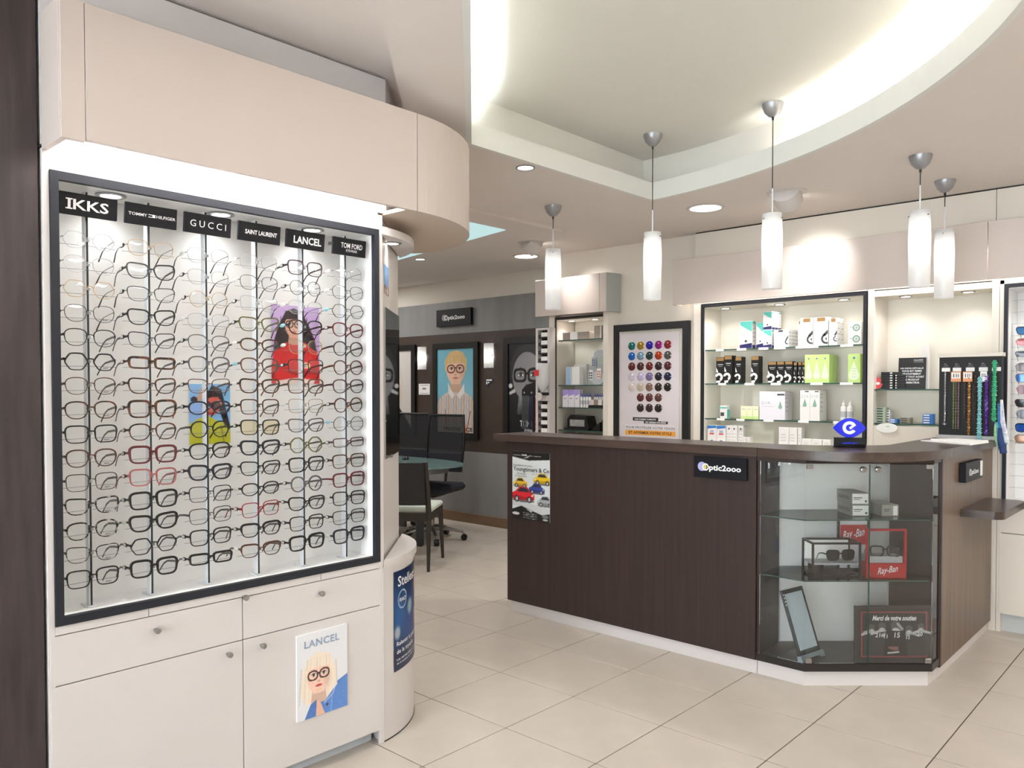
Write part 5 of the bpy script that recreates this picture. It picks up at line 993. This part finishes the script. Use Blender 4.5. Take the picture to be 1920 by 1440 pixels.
def onarc(s, off=0.):
    s = s + .070; k = min(len(BL) - 2, next((i for i in range(len(arcl) - 1) if arcl[i + 1] >= s), len(BL) - 2)); u = (s - arcl[k]) / (arcl[k + 1] - arcl[k]); d = (BL[k + 1] - BL[k]).normalized(); p_ = BL[k].lerp(BL[k + 1], u) + Vector((d.y, -d.x)) * off
    return (p_.x, p_.y + .2)
P.sheet('poster_print', .345, .40, ps, curve=lambda a: onarc(a, .0012))
def bend(o):
    for v in o.data.vertices: v.co.x, v.co.y = onarc(v.co.x, .0020)
for s_, x, z, h, w in (('Stellest', .028, .356, .042, .19), ('FRANCE', .040, .280, .016, .055), ('Ralentir la progression', .018, .105, .022, .29), ('de la myopie', .018, .073, .024, .17), ('Les verres aident à ralentir', .018, .045, .010, .24), ('de la myopie de 67% en moyenne', .018, .028, .010, .25)): bend(text(s_, wink, ps, x, z, h=h, w=w, align='L', bold=.015))
# lens sample board
lb = thing('lens_board', 'black framed board of round tinted sample lenses beside the lit cabinet', 'board', (-1.01, 2.846, .94))
fb = mat('board_frame', (.075, .08, .09), .35, var=.08, scale=12)
mk('frame', B().box(0, .052, -.006, .03, 0, .94).box(.623, .675, -.006, .03, 0, .94).box(.052, .623, -.006, .03, .886, .94).box(.052, .623, -.006, .03, 0, .05), fb, lb); mk('back_card', bx(.052, .623, .016, .022, .05, .886), mat('board_cream', (.80, .79, .74), .5, var=.01, scale=8), lb); mk('print_card', bx(.062, .590, .010, .0155, .05, .866), mat('board_pink_white', (.82, .79, .80), .5, var=.01, scale=8), lb)
LC = [(.06, .42, .40), (.62, .50, .12), (.12, .06, .62), (.55, .10, .45), (.52, .16, .18), (.06, .38, .72), (.48, .62, .70), (.10, .20, .20), (.68, .22, .06), (.34, .34, .34), (.34, .08, .09), (.25, .06, .09), (.38, .08, .07), (.18, .08, .10), (.30, .07, .12), (.78, .74, .80), (.72, .68, .80), (.44, .38, .56), (.08, .07, .16), (.09, .09, .24), (.80, .75, .73), (.72, .67, .60), (.48, .36, .30), (.16, .10, .08), (.05, .05, .055), (.36, .14, .14), (.32, .13, .13), (.34, .20, .18), (.13, .09, .10), (.18, .09, .10), (.12, .08, .09)]
lme = None; k = 0
for r_ in range(7):
    for c_i in range(5):
        if r_ > 4 and c_i in (0, 4): continue
        m = mat('tint_%d' % k, LC[k], .08, .45 if k < 10 else .1, var=.25 if k < 10 else .06, scale=40 if k < 10 else 12, coat=.6)
        if lme is None:
            o = mk('sample_lens', B().lathe([(.032, 0), (.032, .003), (.024, .007), (.012, .0095), (.001, .0102)], n=24), m, lb); lme = o.data
        else: o = link('sample_lens', lme, lb)
        o.material_slots[0].link = 'OBJECT'; o.material_slots[0].material = m; o.rotation_euler = (PI / 2, 0, 0); o.location = (.174 + .0797 * c_i, .0098, .771 - .0797 * r_); k += 1
Y_ = .0085
mk('text_bar', bx(.185, .412, .009, .0099, .193, .219), ink, lb); mk('text_bar', bx(.285, .495, .009, .0099, .173, .192), ink, lb); mk('text_bar', bx(.118, .560, .009, .0099, .083, .119), mat('bar_orange', (.90, .62, .22), .5, var=.02, scale=20), lb); mk('text_bar', bx(.118, .560, .009, .0099, .127, .160), mat('bar_pale', (.86, .84, .85), .5, var=.02, scale=20), lb)
text('UNE GAMME COMPLÈTE', wink, lb, .298, .206, y=Y_, w=.19, h=.013, bold=.03); text('DE VERRES SOLAIRES', wink, lb, .390, .1825, y=Y_, w=.18, h=.011, bold=.03); text('POUR PROTÉGER VOTRE VISION', ink, lb, .339, .143, y=Y_, w=.43, h=.024); text('ET AFFIRMER VOTRE STYLE', ink, lb, .339, .101, y=Y_, w=.38, h=.021, bold=.015)

# ================================================================== tower, cords, furniture
tw = thing('frame_tower', 'slim white tower of dark drawers with white cards beside the narrow shelf cabinet', 'tower', (-1.70, 2.72, 0))
mk('side_post', bx(0, .022, 0, .12, 0, 1.885, bev=.001), white, tw); mk('side_post', bx(.128, .15, 0, .078, 0, 1.885), white, tw); mk('back_panel', bx(.022, .128, .06, .075, 0, 1.885), dark, tw); mk('top_cap', bx(.022, .128, 0, .06, 1.868, 1.885), white, tw)
sm = None; dm = None
for i in range(13):
    z = 1.005 + i * .0663
    if sm is None: a = mk('tray', bx(.0225, .1275, .008, .059, 0, .030, bev=.001), mat('tray_dark', (.20, .19, .18), .5, var=.1, scale=20), tw, (0, 0, z)); b_ = mk('name_card', bx(.058, .124, .002, .006, .012, .046), paper, tw, (0, 0, z)); sm, dm = a.data, b_.data
    else: link('tray', sm, tw, (0, 0, z)); link('name_card', dm, tw, (0, 0, z))
dp = thing('gel_dispenser', 'white upturned gel bottle with red label in front of the white tower', 'dispenser', (-1.585, 2.675, 1.28))
mk('gel_bottle', B().lathe([(.012, .07), (.020, .085), (.052, .135), (.056, .16), (.056, .295), (.050, .31), (.0, .312)], n=22), mat('gel_white', (.80, .80, .80), .25, var=.03, scale=12), dp); mk('red_label', bx(-.045, .006, -.0585, -.055, .205, .255), mat('label_red', (.84, .20, .22), .5, var=.05, scale=30), dp); mk('nozzle', bx(.005, .05, -.02, .02, .045, .07), black, dp); r0 = mk('round_badge', B().lathe([(.034, 0), (.034, .012), (.024, .013), (.024, .009), (.001, .009)], n=24), white, dp); r0.rotation_euler = (PI / 2, 0, 0); r0.location = (-.01, -.03, .035); mk('bracket', bx(-.03, .05, .0, .044, .0, .044), white, dp)
cs = thing('cord_stand', 'black stand with hanging grey, navy and red cords in front of the back wall', 'stand', (-1.985, 3.0, 0))
mk('pole', B().cyl((0, .03, .012), (0, .03, 1.33), .012, n=10), black, cs); mk('base_plate', B().lathe([(.13, 0), (.13, .010), (.02, .014)], (0, .03, 0), 24), black, cs); mk('head', B().ext([(-.115, 1.31), (.115, 1.31), (.115, 1.45), (.03, 1.44), (-.07, 1.41), (-.115, 1.37)], 0, .05), black, cs)
for x in (-.085, .0, .075): mk('hook_dot', B().cyl((x, -.003, 1.345), (x, .0, 1.345), .009, n=10), gink, cs)
for n_, c, x0, k in (('grey', (.25, .26, .27), -.095, 9), ('navy', (.10, .11, .20), -.015, 7), ('red', (.48, .08, .10), .055, 8)):
    t = thing('cord_bundle', 'bundle of thin %s cords hanging on the black stand' % n_, 'cords', (-1.985 + x0, 2.985, 1.02), 0, 'cords')
    for i in range(k): mk('cord', B().tube([(i * .0085, 0, .30), (i * .0088 + .002, -.004, .15), (i * .0088 + random.uniform(-.003, .003), -.003, 0)], .0032, 5), mat('cord_' + n_, c, .6, var=.2, scale=40), t)
dk = mat('chair_wood', (.17, .15, .13), .45, var=.12, scale=12, stretch=(1, 1, .2)); lea = mat('seat_pale', (.80, .83, .78), .5, var=.02, scale=10); mesh_k = mat('chair_back_fabric', (.135, .135, .135), .7, var=.1, scale=60)
ch = thing('dining_chair', 'dark wooden chair with pale seat pad, back towards us, by the glass table', 'chair', (-2.147, 1.721, 0), .607)
for sx in (-1, 1):
    mk('leg', B().tube([(sx * .205, -.255, 0), (sx * .20, -.215, .42), (sx * .195, -.235, .62), (sx * .19, -.275, .83)], .018, 4, rads=[.012, .022, .021, .017]), dk, ch); mk('leg', B().tube([(sx * .205, .255, 0), (sx * .195, .205, .44)], .018, 4, rads=[.012, .022]), dk, ch); mk('side_rail', bx(sx * .195 - .012, sx * .195 + .012, -.20, .20, .375, .435), dk, ch)
mk('front_rail', bx(-.19, .19, .185, .21, .375, .435), dk, ch); mk('rear_rail', bx(-.19, .19, -.225, -.20, .375, .435), dk, ch); mk('seat_pad', bx(-.215, .215, -.20, .225, .436, .478, bev=.012), lea, ch)
mk('backrest', B().add([(x, -.232 - .045 * (z - .5) / .32 - .03 * (1 - (x / .18) ** 2) + o_, z) for o_ in (0, .014) for z in (.50, .66, .825) for x in np.linspace(-.18, .18, 9)], [(k * 27 + j * 9 + i, k * 27 + j * 9 + i + 1, k * 27 + (j + 1) * 9 + i + 1, k * 27 + (j + 1) * 9 + i) for k in (0, 1) for j in (0, 1) for i in range(8)] + [(18 + i, 19 + i, 46 + i, 45 + i) for i in range(8)] + [(i, i + 1, 28 + i, 27 + i) for i in range(8)]), mesh_k, ch)
# translucent mesh for the swivel chairs
mm = bpy.data.materials.new('chair_mesh'); mm.use_nodes = True; N = mm.node_tree.nodes; tr_ = N.new('ShaderNodeBsdfTransparent'); mx = N.new('ShaderNodeMixShader'); mx.inputs[0].default_value = .90; b0 = N['Principled BSDF']; b0.inputs['Base Color'].default_value = lin((.08, .085, .105)); b0.inputs['Roughness'].default_value = .8
mm.node_tree.links.new(tr_.outputs[0], mx.inputs[1]); mm.node_tree.links.new(b0.outputs[0], mx.inputs[2]); mm.node_tree.links.new(mx.outputs[0], N['Material Output'].inputs['Surface'])
navyf = mat('seat_navy_fabric', (.13, .135, .165), .8, var=.12, scale=60)
sw = thing('swivel_chair', 'dark mesh-back swivel chair with chrome star base behind the glass table', 'chair', (-2.76, 2.50, 0), math.radians(-160))
for k in range(5):
    a = 2 * PI * k / 5 + .95; c_, s_ = math.cos(a), math.sin(a); mk('base_arm', B().tube([(.03 * c_, .03 * s_, .115), (.16 * c_, .16 * s_, .105), (.29 * c_, .29 * s_, .078)], .02, 6, rads=[.024, .018, .012]), steel, sw)
    w_ = mk('caster', B().lathe([(.004, -.022), (.026, -.022), (.029, -.016), (.029, .016), (.026, .022), (.004, .022)], n=16), black, sw); w_.rotation_euler = (PI / 2, 0, a); w_.location = (.30 * c_, .30 * s_, .030); mk('caster_stem', B().cyl((.29 * c_, .29 * s_, .055), (.29 * c_, .29 * s_, .085), .008, n=8), steel, sw)
mk('gas_lift', B().lathe([(.028, .10), (.028, .26), (.016, .26), (.016, .42)], n=16), steel, sw); mk('mechanism', bx(-.09, .09, -.12, .10, .40, .445, bev=.01), black, sw)
mk('seat', bx(-.24, .24, -.24, .25, .446, .515, bev=.025), navyf, sw); mk('back_bar', B().tube([(0, -.10, .42), (0, -.27, .45), (0, -.30, .60), (0, -.29, .75)], .02, 6, ry=.012), black, sw)
mk('back_frame', B().tube([(-.185, -.265, .66), (-.195, -.285, .90), (-.18, -.315, 1.13), (.18, -.315, 1.13), (.195, -.285, .90), (.185, -.265, .66)], .013, 6, closed=True), black, sw)
mk('back_mesh', B().add([(-.185, -.265, .66), (.185, -.265, .66), (.195, -.285, .90), (.18, -.315, 1.13), (-.18, -.315, 1.13), (-.195, -.285, .90)], [(0, 1, 2, 5), (5, 2, 3, 4)]), mm, sw); mk('lumbar_pad', bx(-.18, .18, -.285, -.268, .60, .78, bev=.006), navyf, sw)
copytree(sw, (-3.38, 2.60, 0), math.radians(-165), 'second dark mesh-back swivel chair, farther left, mostly hidden by the mirror wall')
tb = thing('glass_table', 'table with greenish frosted glass top and dark round leg in the far room', 'table', (-3.05, 2.22, 0))
tpts = [(.86 * math.copysign(abs(math.cos(a)) ** .75, math.cos(a)), .40 * math.copysign(abs(math.sin(a)) ** .8, math.sin(a))) for a in np.linspace(0, 2 * PI, 37)[:-1]]
mk('glass_top', B().prism(tpts, .716, .730), mat('frosted_glass', (.42, .52, .51), .12, var=.03, scale=4), tb); mk('apron', B().wall([(x * .80, y * .78) for x, y in tpts], .655, .715, -.008, closed=True), mat('apron_metal', (.44, .46, .45), .4, .3, var=.05, scale=8), tb)
for x, y in ((.43, .015), (-.55, .16), (-.55, -.16)): mk('leg', B().lathe([(.022, 0), (.022, .012), (.036, .013), (.036, .654)], (x, y, 0), 16), mat('leg_grey', (.20, .21, .22), .4, .2, var=.05, scale=10), tb)
mk('modesty_panel', bx(-.30, .12, .10, .13, .12, .60), mat('panel_grey', (.26, .26, .26), .5, var=.06, scale=8), tb)
solo('computer_mouse', B().lathe([(.03, 0), (.031, .012), (.022, .026), (.004, .032)], n=16), black, 'black computer mouse on the glass table', 'mouse', (-2.98, 2.38, .7303))

# ================================================================== lamps
shm = bpy.data.materials.new('opal_glass'); shm.use_nodes = True; N = shm.node_tree.nodes; Lk = shm.node_tree.links; N.remove(N['Principled BSDF'])
df = N.new('ShaderNodeBsdfDiffuse'); df.inputs[0].default_value = (.86, .87, .88, 1); tl_ = N.new('ShaderNodeBsdfTranslucent'); tl_.inputs[0].default_value = (.90, .90, .89, 1); m1 = N.new('ShaderNodeMixShader'); m1.inputs[0].default_value = .55
gl_ = N.new('ShaderNodeBsdfGlossy'); gl_.inputs['Roughness'].default_value = .25; m2 = N.new('ShaderNodeMixShader'); m2.inputs[0].default_value = .04
Lk.new(df.outputs[0], m1.inputs[1]); Lk.new(tl_.outputs[0], m1.inputs[2]); Lk.new(m1.outputs[0], m2.inputs[1]); Lk.new(gl_.outputs[0], m2.inputs[2]); Lk.new(m2.outputs[0], N['Material Output'].inputs['Surface'])
cordm = mat('pendant_cord', (.16, .15, .14), .6, var=.05, scale=20)
for i, (x, y, zc) in enumerate(((-.505, 1.48, ZC), (.227, 1.45, 2.785), (.915, 1.447, 2.785), (1.467, 1.878, ZC), (1.429, 2.476, ZC))):
    L_ = zc - 2.245
    p = thing('pendant_lamp', ['leftmost cylindrical opal glass pendant lamp over the counter', 'second opal glass pendant from left, hanging from the ceiling tray', 'third opal glass pendant from left, hanging from the ceiling tray', 'fourth opal glass pendant from left, nearer of the right-hand pair', 'rightmost opal glass pendant lamp, farther of the right-hand pair'][i], 'lamp', (x, y, 2.245), random.uniform(0, 2), 'pendant lamps')
    mk('canopy', B().lathe([(.004, L_ - .066), (.020, L_ - .062), (.040, L_ - .042), (.051, L_ - .014), (.053, L_ - .0005)], n=24, cap=False), silver_p, p)
    mk('cord', B().cyl((0, 0, .12), (0, 0, L_ - .064), .0026, n=6), cordm, p); mk('cord_grip', B().cyl((0, 0, L_ - .080), (0, 0, L_ - .062), .006, n=8), cordm, p); mk('stem', B().cyl((0, 0, -.02), (0, 0, .125), .0042, n=8), alu, p)
    mk('shade', B().lathe([(.046, .0), (.0485, -.05), (.0500, -.13), (.0490, -.25), (.0480, -.368), (.0470, -.370)], n=32, cap=False), shm, p)
    mk('holder', B().lathe([(.010, -.02), (.044, -.022), (.044, -.026), (.018, -.028), (.018, -.085)], n=16), alu, p)
    for a in (.4, 2.5, 4.6): mk('pin', B().cyl((.044 * math.cos(a), .044 * math.sin(a), -.026), (.053 * math.cos(a), .053 * math.sin(a), -.026), .0035, n=8), steel, p)
    mk('bulb', B().lathe([(.012, -.085), (.016, -.10), (.019, -.13), (.019, -.19), (.012, -.205), (.001, -.207)], n=14), glow('bulb_glow', (1, .99, .97), 6.0), p)
    lamp('POINT', (x, y, 2.245 - .155), 0.7, (1, .985, .96), .028)
for i, x in enumerate((-3.875, -2.872)):
    p = thing('wall_lamp', ['left', 'right'][i] + ' small white glass wall lamp between the framed posters', 'lamp', (x, 3.39, 1.588), 0, 'wall lamps')
    mk('glass_shade', B().wall([(.058 * math.cos(a), -.055 * math.sin(a) - .004) for a in np.linspace(PI, 0, 14)], 0, .245, .0012), shm, p); mk('back_plate', bx(-.03, .03, -.006, -.001, .06, .19), steel, p); mk('stud', B().cyl((.054, -.028, .125), (.082, -.028, .125), .004, n=8), steel, p)
    lamp('POINT', (x, 3.365, 1.71), .8, (1, .97, .92), .02)
